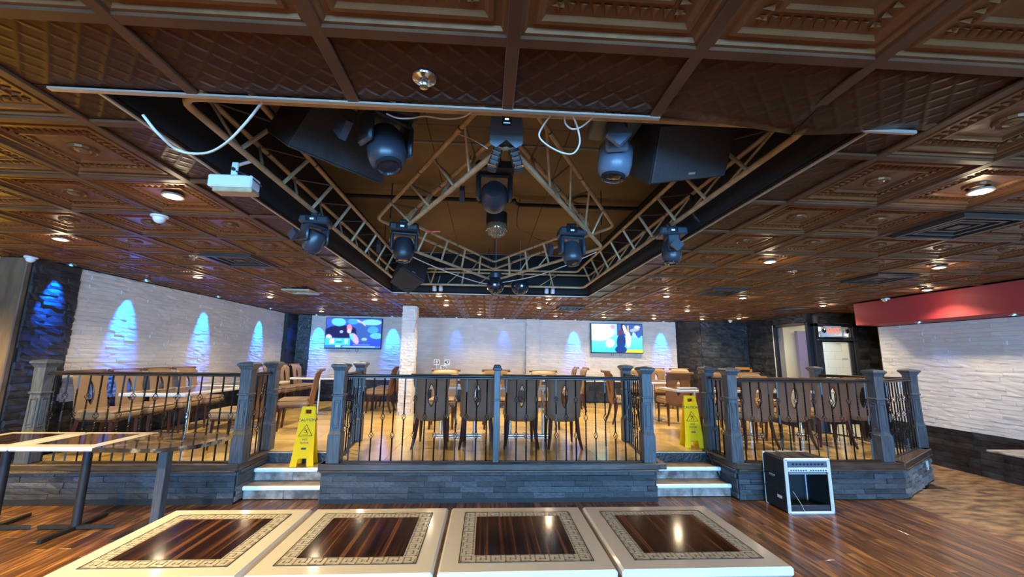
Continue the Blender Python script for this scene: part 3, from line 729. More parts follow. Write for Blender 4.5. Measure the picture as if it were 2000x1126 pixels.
for i, cx in enumerate((-1.22, -.52, .177, .875)):
    table(cx, 2.01, .685, .675, .76, 'foreground white table with greek key border and dark inlay, %s of four' % FT[i], 'greek key tables in the foreground', key=True)
for i, cx in enumerate((-4.29, -3.60)):
    table(cx, 4.16, .685, .70, .76, 'white table with brown inlay at far left, %s' % ['cut by the picture edge', 'touching the dark marble table'][i], 'white tables in front of the left platform')
t = thing('marble_table', 'dark veined marble table with clipped corners beside the white left-hand tables', 'table', (-2.83, 4.1, 0))
MB().prism([(-.41, -.33), (.12, -.36), (.33, -.20), (.40, .04), (.36, .27), (.20, .34), (-.41, .34)], .728, .762).build('tabletop', 'marble', t)
MB().cbox((-.05, 0, .37), (.075, .075, .70), .004).build('pedestal', 'newel', t)
MB().cbox((-.02, 0, .008), (.46, .46, .014), .003).build('base', 'black', t)
for i, cx in enumerate((-.40, .62)):
    table(cx, 6.33, .99, .66, .72, 'long white-edged table behind the centre railing, %s of two' % ['left', 'right'][i], 'tables in the centre bay', 'chrome', z0=PF, poles=2)
table(-3.78, 5.65, .74, 1.25, .69, 'long white table beside the left wall chairs, near the railing', 'tables on the left platform', 'chrome', z0=PF)
table(-3.80, 7.0, .74, 1.2, .69, 'second white table beside the left wall chairs, farther back', 'tables on the left platform', 'chrome', z0=PF)
table(-3.25, 8.45, .85, .72, .72, 'white table below the left television, the nearer', 'tables at the back', 'chrome', z0=PF)
table(-3.2, 9.6, .85, .72, .72, 'white table below the left television, the farther', 'tables at the back', 'chrome', z0=PF)
table(-.95, 9.55, .8, .72, .74, 'table with the number cards on it, right of the white column', 'tables at the back', 'chrome', z0=PF)
table(1.05, 9.6, .8, .72, .74, 'table in front of the narrow white pilaster', 'tables at the back', 'chrome', z0=PF)
table(3.3, 8.1, .72, .9, .72, 'white table behind the right steps, with a chrome base', 'tables at the back', 'chrome', z0=PF)
table(3.28, 6.45, .86, .68, .70, 'white table behind the right railing, its left corner over the caution sign', 'tables on the right platform', 'chrome', z0=PF)
table(4.16, 6.45, .86, .68, .70, 'white table behind the right railing, middle one of three', 'tables on the right platform', 'chrome', z0=PF)
table(4.99, 6.45, .80, .66, .70, 'white table behind the right railing, nearest the exit door', 'tables on the right platform', 'chrome', z0=PF)
MB().cbox((0, 0, .0), (.30, .09, .015), .004).build('folded_menu', 'plastic_white', None, loc=(3.1, 6.3, PF+.712), rot=(0, 0, .1), label='flat white folded menu on the right platform table', category='menu')
t = thing('marble_shelf', 'pale-topped dark marble table at the right picture edge', 'table', (6.2, 4.35, 0))
MB().cbox((0, 0, .565), (.9, .5, .02), .004).build('tabletop', 'smarble', t); MB().cbox((0, 0, .54), (.86, .46, .03), .004).build('table_edge', 'marble', t)
MB().cbox((.38, 0, .26), (.08, .40, .52), .004).build('end_panel', 'black', t)
# number cards on their wire stand
for k, (dx, dz, num) in enumerate(((-.13, .27, '53'), (.10, .27, '47'), (.02, .14, '29'))):
    t = thing('number_card', 'small white card reading %s on a wire stand, %s of three' % (num, ['upper left', 'upper right', 'lowest'][k]), 'sign', (-.98+dx, 9.45, PF+.742))
    MB().tube([(0, 0, .003), (0, 0, dz)], .003, 5).build('wire', 'steel', t); MB().cbox((0, 0, .003), (.06, .06, .006), .002).build('base', 'steel', t)
    MB().cbox((0, -.006, dz), (.13, .004, .13), .001).build('card', 'tag_white', t)
    text(num, .11, 'ink', t, TR(0, -.0095, dz) @ RX(PI/2))

# ------------------------------------------------------------------ caution signs
def caution(x, y, z, rz, lean, label, h=.66, red=False, tilt=0):
    t = thing('caution_sign', label, 'sign', (x, y, z), rz, 'yellow wet floor signs')
    for s, nm in ((-1, 'front_panel'), (1, 'rear_panel')):
        mw = TR(0, s*.002, h) @ RX(s*lean) @ RZ(0)
        o = [(-.075, -.02), (-.07, 0), (.07, 0), (.075, -.02), (.075, -.10), (.085, -.14), (.135, -h/math.cos(lean)+.0), (.055, -h/math.cos(lean)), (.045, -h/math.cos(lean)+.075), (-.045, -h/math.cos(lean)+.075), (-.055, -h/math.cos(lean)), (-.135, -h/math.cos(lean)), (-.085, -.14), (-.075, -.10)]
        # panel with a hand slot: left, right, top and bottom pieces in one mesh
        L = h/math.cos(lean); b = MB(); th = .012
        def quad(p): b.prism(p, -th/2, th/2, RX(PI/2))
        quad([(-.080, -.035), (.080, -.035), (.072, 0), (-.072, 0)]); quad([(-.082, -.085), (-.035, -.085), (-.035, -.035), (-.080, -.035)]); quad([(.035, -.085), (.082, -.085), (.080, -.035), (.035, -.035)])
        quad([(-.118, -L+.09), (.118, -L+.09), (.086, -.085), (-.086, -.085)]); quad([(-.132, -L), (-.055, -L), (-.045, -L+.09), (-.118, -L+.09)]); quad([(.055, -L), (.132, -L), (.118, -L+.09), (.045, -L+.09)])
        po = b.build(nm, 'yellow', t, mw=mw)
        if s == -1 or s == 1:
            F = TR(0, -.0068, 0) @ RX(PI/2) if s == -1 else TR(0, .0068, 0) @ RX(PI/2) @ RY(PI)
            text('CAUTION', .044, 'ink', po, F @ TR(0, -.155, 0)); 
            b = MB(); q = [(-.075, -.33), (.075, -.33), (0, -.205)]
            for i in range(3):
                a, c = Vector((*q[i], 0)), Vector((*q[(i+1) % 3], 0)); b.tube([a, c], .0032, 5)
            b.tube([(-.035, -.315, 0), (.03, -.315, 0)], .002, 4)
            b.tube([(-.005, -.262, 0), (.012, -.285, 0)], .0055, 5).tube([(.012, -.285, 0), (.026, -.298, 0), (.022, -.31, 0)], .003, 4).tube([(.012, -.285, 0), (-.002, -.298, 0), (-.02, -.292, 0)], .003, 4)
            b.tube([(-.004, -.265, 0), (-.022, -.272, 0), (-.02, -.258, 0)], .0025, 4).tube([(0, -.265, 0), (.018, -.262, 0), (.026, -.27, 0)], .0025, 4).ball((-.010, -.25, 0), .0065, 8, 6)
            b.build('pictogram', 'ink', po, mw=F)
            text('WET', .030, 'ink', po, F @ TR(0, -.372, 0)); text('FLOOR', .030, 'ink', po, F @ TR(0, -.408, 0))
            MB().cbox((0, -.47, 0), (.055, .022, .001), .0004).build('maker_plate', 'redink' if red else 'ink', po, mw=F)
    MB().tube([(-.088, 0, h-.012), (.088, 0, h-.012)], .006, 6).build('hinge', 'steel', t)
    return t
caution(-2.10, 5.205, .275, .10, .135, 'yellow caution wet floor sign standing on the upper left step')
caution(2.79, 5.62, PF, -.12, .16, 'yellow caution wet floor sign on the platform above the right steps', red=True)
for o in bpy.data.objects:
    pass

# ------------------------------------------------------------------ rack case on the floor
t = thing('rack_case', 'black plastic equipment rack with pale front frame on the floor before the right platform', 'rack', (3.375, 4.5, 0))
W, D, Hh = .50, .36, .545
MB().cbox((-W/2+.012, .01, Hh/2), (.022, D-.03, Hh-.03), .006).cbox((W/2-.012, .01, Hh/2), (.022, D-.03, Hh-.03), .006).cbox((0, .01, Hh-.014), (W-.03, D-.03, .024), .006).cbox((0, .01, .016), (W-.03, D-.03, .024), .006).build('shell', 'spk', t)
for nm, y in (('front_frame', -D/2+.012), ('rear_frame', D/2-.012)):
    b = MB()
    b.cbox((-W/2+.016, y, Hh/2), (.036, .03, Hh), .012).cbox((W/2-.016, y, Hh/2), (.036, .03, Hh), .012).cbox((0, y, Hh-.016), (W, .03, .034), .012).cbox((0, y, .014), (W, .03, .028), .010); b.build(nm, 'plastic_white', t)
mx = MB().cbox((0, -D/2+.03, Hh-.062), (W-.08, .05, .055), .004).build('mixer_panel', 'head_pale', t); MB().cbox((0, -D/2+.012, Hh-.112), (W-.07, .02, .042), .003).build('knob_panel', 'plastic_white', t)
b = MB()
for k in range(15):
    if k != 7: b.lathe([(.006, 0), (.005, .012)], 8, TR(-.19+k*.027, -D/2+.002, Hh-.117) @ RX(PI/2))
b.build('knobs', 'ink', t)
b = MB()
for k in range(9): b.box((-.16+k*.04, -D/2+.003, Hh-.058), (.022, .004, .018))
b.build('display_row', 'lens', t)
MB().cbox((0, -D/2+.02, Hh-.150), (W-.09, .02, .022), .003).build('power_strip', 'grey', t)
MB().cbox((-.06, .12, .25), (.02, .01, .38), .002).build('inner_rail', 'head_pale', t); MB().box((0, .165, Hh/2), (W-.06, .006, Hh-.06)).build('rear_door', 'black', t)
MB().cbox((0, -D/2+.03, .055), (W-.08, .03, .055), .004).build('lower_panel', 'head', t)
MB().cbox((-W/2-.001, -.06, .14), (.003, .07, .03), .001).build('label_tag', 'tag_white', t)
for z in (.33, .36, .20): MB().cbox((-W/2-.003, .01, z), (.008, D-.06, .012), .003).build('shell_rib', 'spk', t)
MB().cbox((-W/2-.004, .03, .335), (.010, .09, .022), .004).build('latch', 'grey', t)
for s in (-.1, .1): MB().cbox((s, .0, Hh+.001), (.03, D-.08, .008), .003).build('top_rib', 'spk', t)
MB().tube([(-.13, -.1, .2), (-.10, -.17, .09), (-.08, -.19, .012)], .002, 5).build('loose_wire', 'white_cable', t)

# ------------------------------------------------------------------ televisions
def screen(t, w_, h_, shapes, strength, n=96, m=54):
    col = np.zeros((m, n, 3)); yy, xx = np.mgrid[0:m, 0:n]; u = xx/(n-1); v = 1-yy/(m-1)
    for s in shapes:
        k = s[0]
        if k == 'bg': col[:] = np.array(s[1])[None, None]*(1-v[..., None])+np.array(s[2])[None, None]*v[..., None]
        elif k == 'e':
            _, cx, cy, rx, ry, a, c = s; ca, sa = math.cos(a), math.sin(a); du, dv = (u-cx)*1.78, v-cy
            q = ((du*ca+dv*sa)/(rx*1.78))**2+((-du*sa+dv*ca)/ry)**2; wgt = np.clip((1.15-q)/.3, 0, 1)[..., None]; col = col*(1-wgt)+np.array(c)*wgt
        elif k == 'r':
            _, x0, y0, x1, y1, c = s; wgt = ((u >= x0) & (u <= x1) & (v >= y0) & (v <= y1))[..., None]*1.0; col = col*(1-wgt)+np.array(c)*wgt
    col = col[::-1]
    vs = [((i/(n-1)-.5)*w_, 0, (j/(m-1)-.5)*h_) for j in range(m) for i in range(n)]
    fs = [(j*n+i, j*n+i+1, (j+1)*n+i+1, (j+1)*n+i) for j in range(m-1) for i in range(n-1)]
    me = bpy.data.meshes.new('screen'); me.from_pydata(vs, [], fs)
    at = me.color_attributes.new('picture', 'FLOAT_COLOR', 'POINT'); arr = np.ones((m*n, 4), dtype=np.float32); arr[:, :3] = col.reshape(-1, 3); at.data.foreach_set('color', arr.ravel())
    mt = bpy.data.materials.new('screen_picture'); mt.use_nodes = True; tr_ = mt.node_tree; tr_.nodes.clear()
    a = tr_.nodes.new('ShaderNodeAttribute'); a.attribute_name = 'picture'; e = tr_.nodes.new('ShaderNodeEmission'); e.inputs[1].default_value = strength
    o = tr_.nodes.new('ShaderNodeOutputMaterial'); tr_.links.new(a.outputs['Color'], e.inputs[0]); tr_.links.new(e.outputs[0], o.inputs[0]); me.materials.append(mt)
    return me
def tv(x, z, w_, h_, shapes, label, rz=0, tilt=0, s=1.0):
    t = thing('television', label, 'television', (x, 10.80, z), rot=(tilt, 0, rz))
    MB().cbox((0, .03, 0), (w_, .05, h_), .006).build('casing', 'black', t)
    link('screen', screen(t, w_-.03, h_-.04, shapes, s), t, loc=(0, .0035, .004))
    MB().cbox((0, .08, 0), (.4, .06, .3), .004).build('wall_bracket', 'black', t)
    for q in (-.12, .10): MB().tube([(q-.03, .04, -h_/2), (q-.03, .05, -h_/2-.05), (q, .05, -h_/2-.08), (q+.03, .05, -h_/2-.04), (q+.03, .04, -h_/2)], .004, 5).build('cable_loop', 'black_cable', t)
B1 = [('bg', (.03, .08, .75), (.05, .12, .7)), ('e', .28, .55, .30, .22, 0, (.015, .02, .10)), ('e', .22, .88, .13, .14, -.1, (.12, .6, .95)), ('e', .48, .90, .10, .10, 0, (.05, .35, .95)), ('e', .82, .88, .18, .10, 0, (.2, .75, .9)),
 ('e', .63, .86, .10, .04, -.6, (.55, .5, .85)), ('e', .66, .50, .10, .38, .35, (.04, .12, .42)), ('e', .85, .62, .10, .12, 0, (.06, .35, .85)), ('e', .92, .42, .12, .10, 0, (.12, .5, .8)), ('e', .42, .68, .045, .12, .2, (.9, .25, .35)), ('e', .42, .58, .04, .08, 0, (.75, .5, .6)),
 ('e', .53, .32, .055, .20, .5, (.6, .4, .65)), ('e', .47, .38, .03, .15, .4, (.15, .6, .85)), ('e', .28, .55, .03, .05, 0, (.3, .45, .8)), ('e', .06, .36, .05, .10, .8, (.6, .55, .85)), ('r', 0, .08, .45, .33, (.06, .55, .8)), ('r', .08, .14, .16, .32, (.65, .6, .8)), ('r', .19, .26, .28, .30, (.3, .9, .95)), ('r', .19, .17, .3, .21, (.02, .2, .6)), ('r', .34, .14, .41, .32, (.35, .95, .9)),
 ('r', 0, .0, 1, .075, (.05, .2, .75)), ('r', .18, .02, .28, .10, (.35, .8, .9)), ('r', .32, .03, .9, .06, (.3, .5, .9)), ('r', .5, .10, .80, .13, (.2, .3, .6)), ('e', .7, .3, .05, .05, 0, (.3, .5, .75))]
tv(-3.42, 2.095, 1.42, .79, B1, 'wall television at the left of the back wall showing a bright blue picture', tilt=.03, s=1.5)
B2 = [('bg', (.06, .75, .85), (.25, .8, .8)), ('e', .15, .75, .30, .35, 0, (.6, .95, .85)), ('r', .5, .6, 1, 1, (.05, .10, .35)), ('e', .62, .95, .04, .2, 0, (.02, .03, .1)), ('r', .46, .65, .50, 1, (.3, .8, .9)), ('e', .35, .75, .05, .20, .9, (.85, .95, .95)), ('e', .42, .9, .05, .08, 0, (.5, .3, .5)),
 ('e', .36, .32, .09, .14, .5, (.75, .65, .8)), ('r', .66, 0, 1, .11, (.75, .75, .05)), ('e', .58, .38, .09, .30, -.1, (.02, .05, .22)), ('e', .57, .10, .12, .14, 0, (.02, .05, .25)), ('e', .57, .7, .05, .10, 0, (.12, .05, .12)), ('e', .72, .45, .05, .28, .0, (.95, .97, .95)), ('e', .66, .8, .03, .18, .3, (.9, .9, .85)),
 ('r', .715, .70, .735, .96, (.8, .75, .05)), ('e', .85, .8, .10, .06, .2, (.3, .4, .7)), ('e', .9, .9, .06, .05, 0, (.6, .65, .8)), ('e', .84, .62, .03, .10, .3, (.4, .75, .85)), ('e', .93, .6, .04, .08, 0, (.03, .12, .5))]
tv(3.47, 2.08, 1.41, .79, B2, 'wall television at the right of the back wall showing players on a turquoise field', tilt=.0, s=1.7)

# ------------------------------------------------------------------ exit door group
t = struct('door_1', MB().cbox((6.86, 8.22, 1.45), (.09, .12, 2.1), .006).cbox((7.70, 8.22, 1.17), (.09, .12, 2.34), .006).cbox((7.28, 8.22, 2.30), (.93, .12, .07), .006).cbox((7.28, 8.22, 2.02), (.80, .10, .06), .004), 'frame')
MB().cbox((6.94, 8.2, 1.2), (.07, .05, 1.6), .004).cbox((7.60, 8.2, 1.2), (.07, .05, 1.6), .004).cbox((7.27, 8.2, .36), (.72, .05, .12), .004).cbox((7.27, 8.2, 1.97), (.72, .05, .05), .004).build('door_leaf', 'frame', t)
MB().box((7.27, 8.2, 1.17), (.6, .008, 1.55)).build('pane', 'glass', t); MB().box((7.28, 8.22, 2.16), (.75, .008, .22)).build('transom_pane', 'glass', t)
MB().cbox((7.28, 8.15, 1.99), (.85, .03, .03), .004).build('closer_bar', 'steel', t)
t2 = struct('window_4', MB().cbox((6.80, 9.28, 1.40), (.1, .08, 1.94), .006).cbox((6.80, 8.30, 1.40), (.1, .08, 1.94), .006).cbox((6.80, 8.8, 2.34), (.1, 1.0, .06), .006).cbox((6.80, 8.8, .48), (.1, 1.0, .08), .006), 'frame')
MB().box((6.80, 8.8, 1.4), (.008, .9, 1.8)).build('pane', 'glass', t2); MB().cbox((6.765, 9.34, 1.40), (.02, .03, 1.94), .004).build('pale_edge', 'plastic_white', t2)
ex = struct('wall_vestibule', MB().box((9.02, 10.2, 1.2), (4.0, .08, 2.8)).box((9.0, 9.3, -.02), (4.0, 2, .06)).box((9.0, 9.3, 2.6), (4.0, 2, .06)).box((9.6, 9.2, 1.2), (.08, 2, 2.8)), 'cream')
b = MB()
for r in range(13):
    for k in range(6): b.cbox((8.7+k*.4-(r % 2)*.2, 10.12, .1+r*.2), (.396, .06, .196), .003)
b.build('block_courses', 'block', ex, kind='stuff')
MB().cbox((8.42, 10.0, 1.4), (.13, .1, 2.4), .004).build('daylit_gap_glow', 'gap_glow', ex)  # emissive box stands in for the bright strip beyond the door
MB().cbox((7.95, 10.0, 1.15), (.22, .1, 2.3), .004).build('violet_panel', 'violet', ex)
area('vestibule_light', (8.0, 9.1, 2.5), (1.6, 1.0), (0, 0, 0), 24, (1, .90, .66))
for z in (1.62,): MB().cbox((9.15, 10.07, 1.62), (.16, .02, .03), .002).build('lettering_bar', 'grey', ex)
t = thing('exit_sign', 'white exit sign with red letters and two emergency lamp heads above the glass door', 'sign', (7.12, 8.06, 2.165))
MB().cbox((0, 0, 0), (.36, .05, .21), .006).build('housing', 'plastic_white', t)
text('EXIT', .165, 'exitred', t, TR(0, -.028, 0) @ RX(PI/2), .001, sx=.85)
for s in (-1, 1):
    h = MB().cbox((s*.25, -.02, .0), (.10, .09, .13), .015, RY(s*.25)).build('lamp_head', 'plastic_white', t); MB().lathe([(.045, 0), (.045, .012), (.02, .02)], 14, TR(s*.25, -.068, 0) @ RX(PI/2)).build('lamp_lens', 'chrome', t, smooth=40)
t = thing('high_chair', 'orange wooden high chair by the dark wall left of the exit', 'chair', (5.28, 8.1, PF))
for a in (-.2, .2):
    for c in (-.2, .2): MB().cbox((a, c, .40), (.035, .035, .80), .004).build('leg', 'orange', t)
MB().cbox((0, -.2, .80), (.44, .03, .08), .006).cbox((0, .2, .98), (.30, .03, .05), .006).cbox((-.18, .2, .89), (.04, .03, .16), .006).cbox((.18, .2, .89), (.04, .03, .16), .006).build('guard_rail', 'orange', t)
MB().cbox((-.2, 0, .80), (.03, .40, .07), .006).cbox((.2, 0, .80), (.03, .40, .07), .006).build('side_rail', 'orange', t); MB().cbox((0, 0, .58), (.40, .40, .03), .004).build('seat', 'orange', t)
MB().ball((0, -.05, .80), .15, 14, 8, sc=(1, .8, .35)).build('cushion', 'grey', t, smooth=60)

# ------------------------------------------------------------------ downlights
COLS = [(7.45, 'added out of view behind the red bulkhead'), (-.8, 'added out of view behind the foreground tables, left'), (1.0, 'added out of view behind the foreground tables, right'), (-3.87, 'nearest the left wall'), (-2.05, 'just left of the lighting pit'), (-.82, 'beyond the pit, left of centre'), (-.19, 'beyond the pit, at the centre'), (1.05, 'beyond the pit, right of centre'), (1.65, 'beyond the pit, under the back wall'),  # bulkhead and foreground-table columns are unseen lamps added to brighten stone and tables
        (2.88, 'first right of the lighting pit'), (4.15, 'second right of the lighting pit'), (5.4, 'by the dark right corner'), (6.1, 'nearest the red bulkhead'), (4.78, 'off-line near the red bulkhead')]
DL = {7.45: [7.45], -.8: [.1, -1.6], 1.0: [.1, -1.6], -3.87: [.2, 2.0, 3.83, 5.62, 7.47, 9.79], -2.05: [.7, 2.65, 5.64, 7.52], -.82: [6.89, 8.13], -.19: [9.8], 1.05: [6.97, 8.24], 1.65: [9.81], 2.88: [.3, 2.11, 3.93, 6.38, 8.18, 9.95], 4.15: [.9, 6.37, 8.24, 9.97], 5.4: [9.99], 6.1: [1.6, 5.26, 7.05, 9.57], 4.78: [2.2, 3.97]}
p = thing('downlight', 'x', 'light', (0, 0, ZC), 0, 'recessed downlights')
MB().lathe([(.056, .004), (.060, -.010), (.050, -.012), (.044, -.004)], 18).build('trim_ring', 'metal_trim', p, smooth=40)
MB().lathe([(.044, -.006), (.025, -.016), (.0001, -.02)], 16).build('bulb', 'bulb', p, smooth=60)
pt = tree_of(p); f1 = True
for x, cl in COLS:
    n = len(DL[x])
    for k, y in enumerate(DL[x]):
        lb = 'warm recessed downlight, ' + ('%s of the column ' % ORD[k] if n > 1 else 'single, ') + cl
        if f1: p.location = (x, y, ZC); p['label'] = lb; f1 = False
        else: dup(p, pt, (x, y, ZC), label=lb)
        spot('downlight_beam', (x, y, ZC-.03), 122 if y > 4.9 else (45 if abs(x) < 1.01 and y < 1 else 85), WARM, 130, .8, .04)
        point('downlight_spill', (x, y, ZC-.09), 1.6, WARM, .05)
for lx, ly, le in ((-6.4, 3.6, 400), (-5.5, 2.6, 330), (-3.0, 1.0, 520)): spot('left_yellow_fill', (lx, ly, 2.5), le, (1, .66, .16), 150, .5, .06)  # unseen yellow spots, added to warm the left side and its tables
# blue LED spots that wash the walls
BL = [(-4.86, 4.98, 'above the black stone pier'), (-4.80, 5.98, 'over the white left wall, nearest'), (-4.80, 7.55, 'over the white left wall, second'), (-4.80, 9.35, 'over the white left wall, third'), (-4.35, 10.72, 'left of the left television'),
      (-2.45, 10.72, 'right of the left television'), (-.80, 10.72, 'left over the middle of the back wall'), (.44, 10.72, 'right over the middle of the back wall'), (2.33, 10.72, 'left of the right television'), (4.72, 10.72, 'right of the right television')]
p = thing('blue_led_spot', 'x', 'light', (0, 0, ZC), 0, 'blue wall washing spots')
MB().lathe([(.045, .002), (.045, -.016), (.030, -.02)], 16).build('trim_ring', 'steel', p, smooth=40); MB().lathe([(.030, -.018), (.0001, -.022)], 14).build('led', 'ledblue', p)
pt = tree_of(p); f1 = True
for k, (x, y, d) in enumerate(BL):
    lb = 'small blue ceiling spot '+d
    if f1: p.location = (x, y, ZC); p['label'] = lb; f1 = False
    else: dup(p, pt, (x, y, ZC), label=lb)
    left = x < -4.7; n = Vector((-1, 0, 0)) if left else Vector((0, 1, 0))
    dirv = Vector((-.34 if left else 0, 0 if left else .34, -1)).normalized()
    q = dirv.to_track_quat('-Z', 'Y').to_euler()
    e = 700 if (left or x in (-4.35, -2.45)) else (40 if abs(x) < 1 else 420)
    spot('blue_wash', (x, y, ZC-.03), e, (.0, .13, 1), 40, .9, .015, q)
for k, (y, d) in enumerate(((5.9, 'farther'), (4.75, 'nearer'))):
    dup(p, pt, (6.62, y, 2.168), label='blue spot in the underside of the red bulkhead, the '+d+' one')
    spot('blue_glow', (6.62, y, 2.14), 9, (.02, .22, 1), 90, .7, .02)

# ------------------------------------------------------------------ lighting truss
def truss(segs, closed, name, label, zl, zt, off, step):
    """segs: plan polygon of the bottom chord; two top chords lie off to both sides"""
    t = thing(name, label, 'truss', (0, 0, 0)); n = len(segs)
    cx = sum(p[0] for p in segs)/n; cy = sum(p[1] for p in segs)/n
    def off_poly(d):
        out = []
        for i in range(n):
            a, b_, c = Vector(segs[i-1]), Vector(segs[i]), Vector(segs[(i+1) % n])
            d1 = (b_-a).normalized(); d2 = (c-b_).normalized(); n1 = Vector((d1.y, -d1.x)); n2 = Vector((d2.y, -d2.x)); m_ = (n1+n2).normalized()
            out.append(b_+m_*(d/max(.3, m_.dot(n1))))
        return out
    def rounded(P, z, r=.09):
        pts = []
        for i in range(n):
            a, b_, c = P[i-1], P[i], P[(i+1) % n]; u = (a-b_).normalized(); v = (c-b_).normalized()
            for k in range(5):
                s = k/4; pts.append((*( (b_+u*r)*(1-s)**2 + b_*2*s*(1-s) + (b_+v*r)*s**2), z))
        return pts
    ch = [('bottom_chord', [Vector(p) for p in segs], zl, .017), ('outer_chord', off_poly(off), zt, .016), ('inner_chord', off_poly(-off), zt, .016)]
    for nm, P, z, r in ch: MB().tube(rounded(P, z), r, 8, closed=True).build(nm, 'truss', t, smooth=60)
    J = MB(); P0, P1, P2 = (c[1] for c in ch)
    for i in range(n):
        a, b_ = P0[i], P0[(i+1) % n]; L = (b_-a).length; k = max(2, round(L/step))
        def at(P, s): return P[i].lerp(P[(i+1) % n], s)
        for q in range(1, k):
            s = q/k; s2 = (q+.5)/k
            p0, p1, p2 = at(P0, s), at(P1, s), at(P2, s)
            MB().tube([(*p0, zl), (*p2, zt)], .0125, 6).build('rung', 'truss', t, smooth=50)
            MB().tube([(*at(P0, s2 if q < k-1 else s), zl), (*p1, zt)], .0085, 6).build('brace', 'truss', t, smooth=50)
            J.tube([(*p1, zt-.005), (*p2, zt-.005)], .006, 5)
        for s in (.22, .5, .78):
            for P, z, r in ((P1, zt, .0185), (P2, zt, .0185)):
                c = at(P, s); d = (b_-a).normalized()*.006; J.tube([(*(c-d), z), (*(c+d), z)], r, 8)
    J.build('clamps', 'truss_joint', t, kind='stuff'); return t
ZT0, ZT1 = 2.63, 2.85
tp = truss([(-1.345, 1.68), (1.485, 1.68), (1.485, 6.22), (-1.345, 6.22)], True, 'perimeter_truss', 'large bronze tube truss following the edge of the ceiling pit', ZT0, ZT1, .125, .46)
td = truss([(.08, 1.95), (1.12, 3.87), (.08, 5.80), (-.96, 3.87)], True, 'diamond_truss', 'diamond-shaped bronze tube truss hanging in the middle of the pit', ZT0, ZT1, .11, .45)
for x, y in ((-1.345, 2.6), (-1.345, 5.2), (1.485, 2.6), (1.485, 5.2), (0, 6.22)): MB().tube([(x, y, 2.86), (x, y, 3.22)], .006, 5).build('hanger_rod', 'black_cable', tp)
for x, y in ((-.96, 3.87), (1.12, 3.87), (.08, 5.8), (.08, 1.95)): MB().tube([(x, y, 2.86), (x, y, 3.22)], .006, 5).build('hanger_rod', 'black_cable', td)
# pipes under the pit roof
MB().tube([(-1.5, 3.98, 3.12), (0.02, 3.98, 3.12), (.22, 3.98, 3.12), (.25, 4.0, 3.14), (.27, 4.15, 3.17), (.32, 4.2, 3.17), (1.62, 4.2, 3.17)], .022, 8).tube([(-.12, 3.98, 3.12), (-.02, 3.98, 3.12)], .034, 8).build('ceiling_pipe', 'black', None, smooth=50, label='black steel pipe crossing under the roof of the lighting pit', category='pipe')
MB().tube([(-1.5, 2.95, 3.17), (1.5, 2.95, 3.17)], .010, 6).build('conduit', 'grey', None, smooth=50, label='thin conduit across the pit roof behind the centre fixture', category='conduit')
MB().lathe([(.10, 3.222), (.10, 3.20), (.07, 3.19), (.03, 3.185)], 16, TR(.98, 4.1, 0)).build('ceiling_rose', 'truss_joint', None, smooth=40, label='round dark fitting on the pit roof near the right diamond corner', category='fitting')

# ------------------------------------------------------------------ stage lights
def moving_head(x, y, z, s, rz, tilt, label, m='head', yoke_turn=0, disp=False, rod=False):
    """z is the hanging point"""
    t = thing('moving_head_light', label, 'stage light', (x, y, z), rz, 'moving head lights on the truss'); 
    S = Matrix.Scale(s, 4)
    def P(b, nm, mm, par=t, sm=40): 
        for i, v in enumerate(b.v): b.v[i] = tuple(S @ Vector(v))
        return b.build(nm, mm, par, smooth=sm)
    P(MB().cbox((0, 0, -.02), (.05, .12, .04), .006).tube([(-.05, 0, .0), (.05, 0, .0)], .03, 8), 'clamp', 'black')
    if rod: MB().tube([(0, 0, 0), (0, 0, 3.222-z)], .014, 6).build('drop_rod', 'black', t)
    P(MB().cbox((0, 0, -.085), (.30, .24, .09), .02), 'base', m)
    P(MB().cbox((-.02, -.121, -.085), (.12, .004, .05), .002), 'display', 'dispb' if disp else 'lens')
    P(MB().cbox((-.015, -.1245, -.085), (.04, .002, .02), .001), 'display_label', 'tag_white')
    y_ = P(MB().cbox((0, 0, -.145), (.26, .12, .03), .01, RZ(yoke_turn)).cbox((-.125, 0, -.23), (.035, .13, .19), .015, RZ(yoke_turn)).cbox((.125, 0, -.23), (.035, .13, .19), .015, RZ(yoke_turn))
      .lathe([(.07, -.146), (.072, -.110), (.001, -.106)], 4, RZ(yoke_turn) @ TR(-.125, 0, -.29) @ RY(PI/2)), 'yoke', m)
    b = MB().lathe([(.001, -.115), (.075, -.11), (.105, -.06), (.105, .05), (.095, .10), (.072, .12)], 18, RZ(yoke_turn) @ TR(0, 0, -.30) @ RX(tilt) @ RX(PI))
    hd = P(b, 'head', m)
    P(MB().lathe([(.074, .118), (.074, .135), (.062, .137), (.055, .128), (.001, .134)], 18, RZ(yoke_turn) @ TR(0, 0, -.30) @ RX(tilt) @ RX(PI)), 'lens', 'lens', hd)
    return t
moving_head(-1.335, 3.12, 2.615, .70, .15, .55, 'black moving head light on the left run of the truss', 'head', .9)
moving_head(1.485, 3.15, 2.63, .73, -.1, .1, 'black moving head light on the right run of the truss', 'head', 1.45)
moving_head(-.72, 3.42, 2.68, .80, .1, -.1, 'bulky black moving head at the left corner of the diamond truss', 'head_dark', .1)
moving_head(.72, 3.42, 2.69, .80, 0, -.25, 'round-bodied moving head at the right corner of the diamond truss', 'head', .2)
moving_head(-.54, 2.0, 2.88, .92, .5, -.3, 'dark moving head at the near left of the pit', 'head', .3, rod=True)
moving_head(.66, 2.0, 2.86, .86, 0, .12, 'pale blue-grey moving head at the near right of the pit', 'head_pale', 1.35, rod=True)
moving_head(.03, 2.85, 2.98, .92, 0, 1.35, 'large moving head under the centre fixture, lens up front', 'head', .0, rod=True)
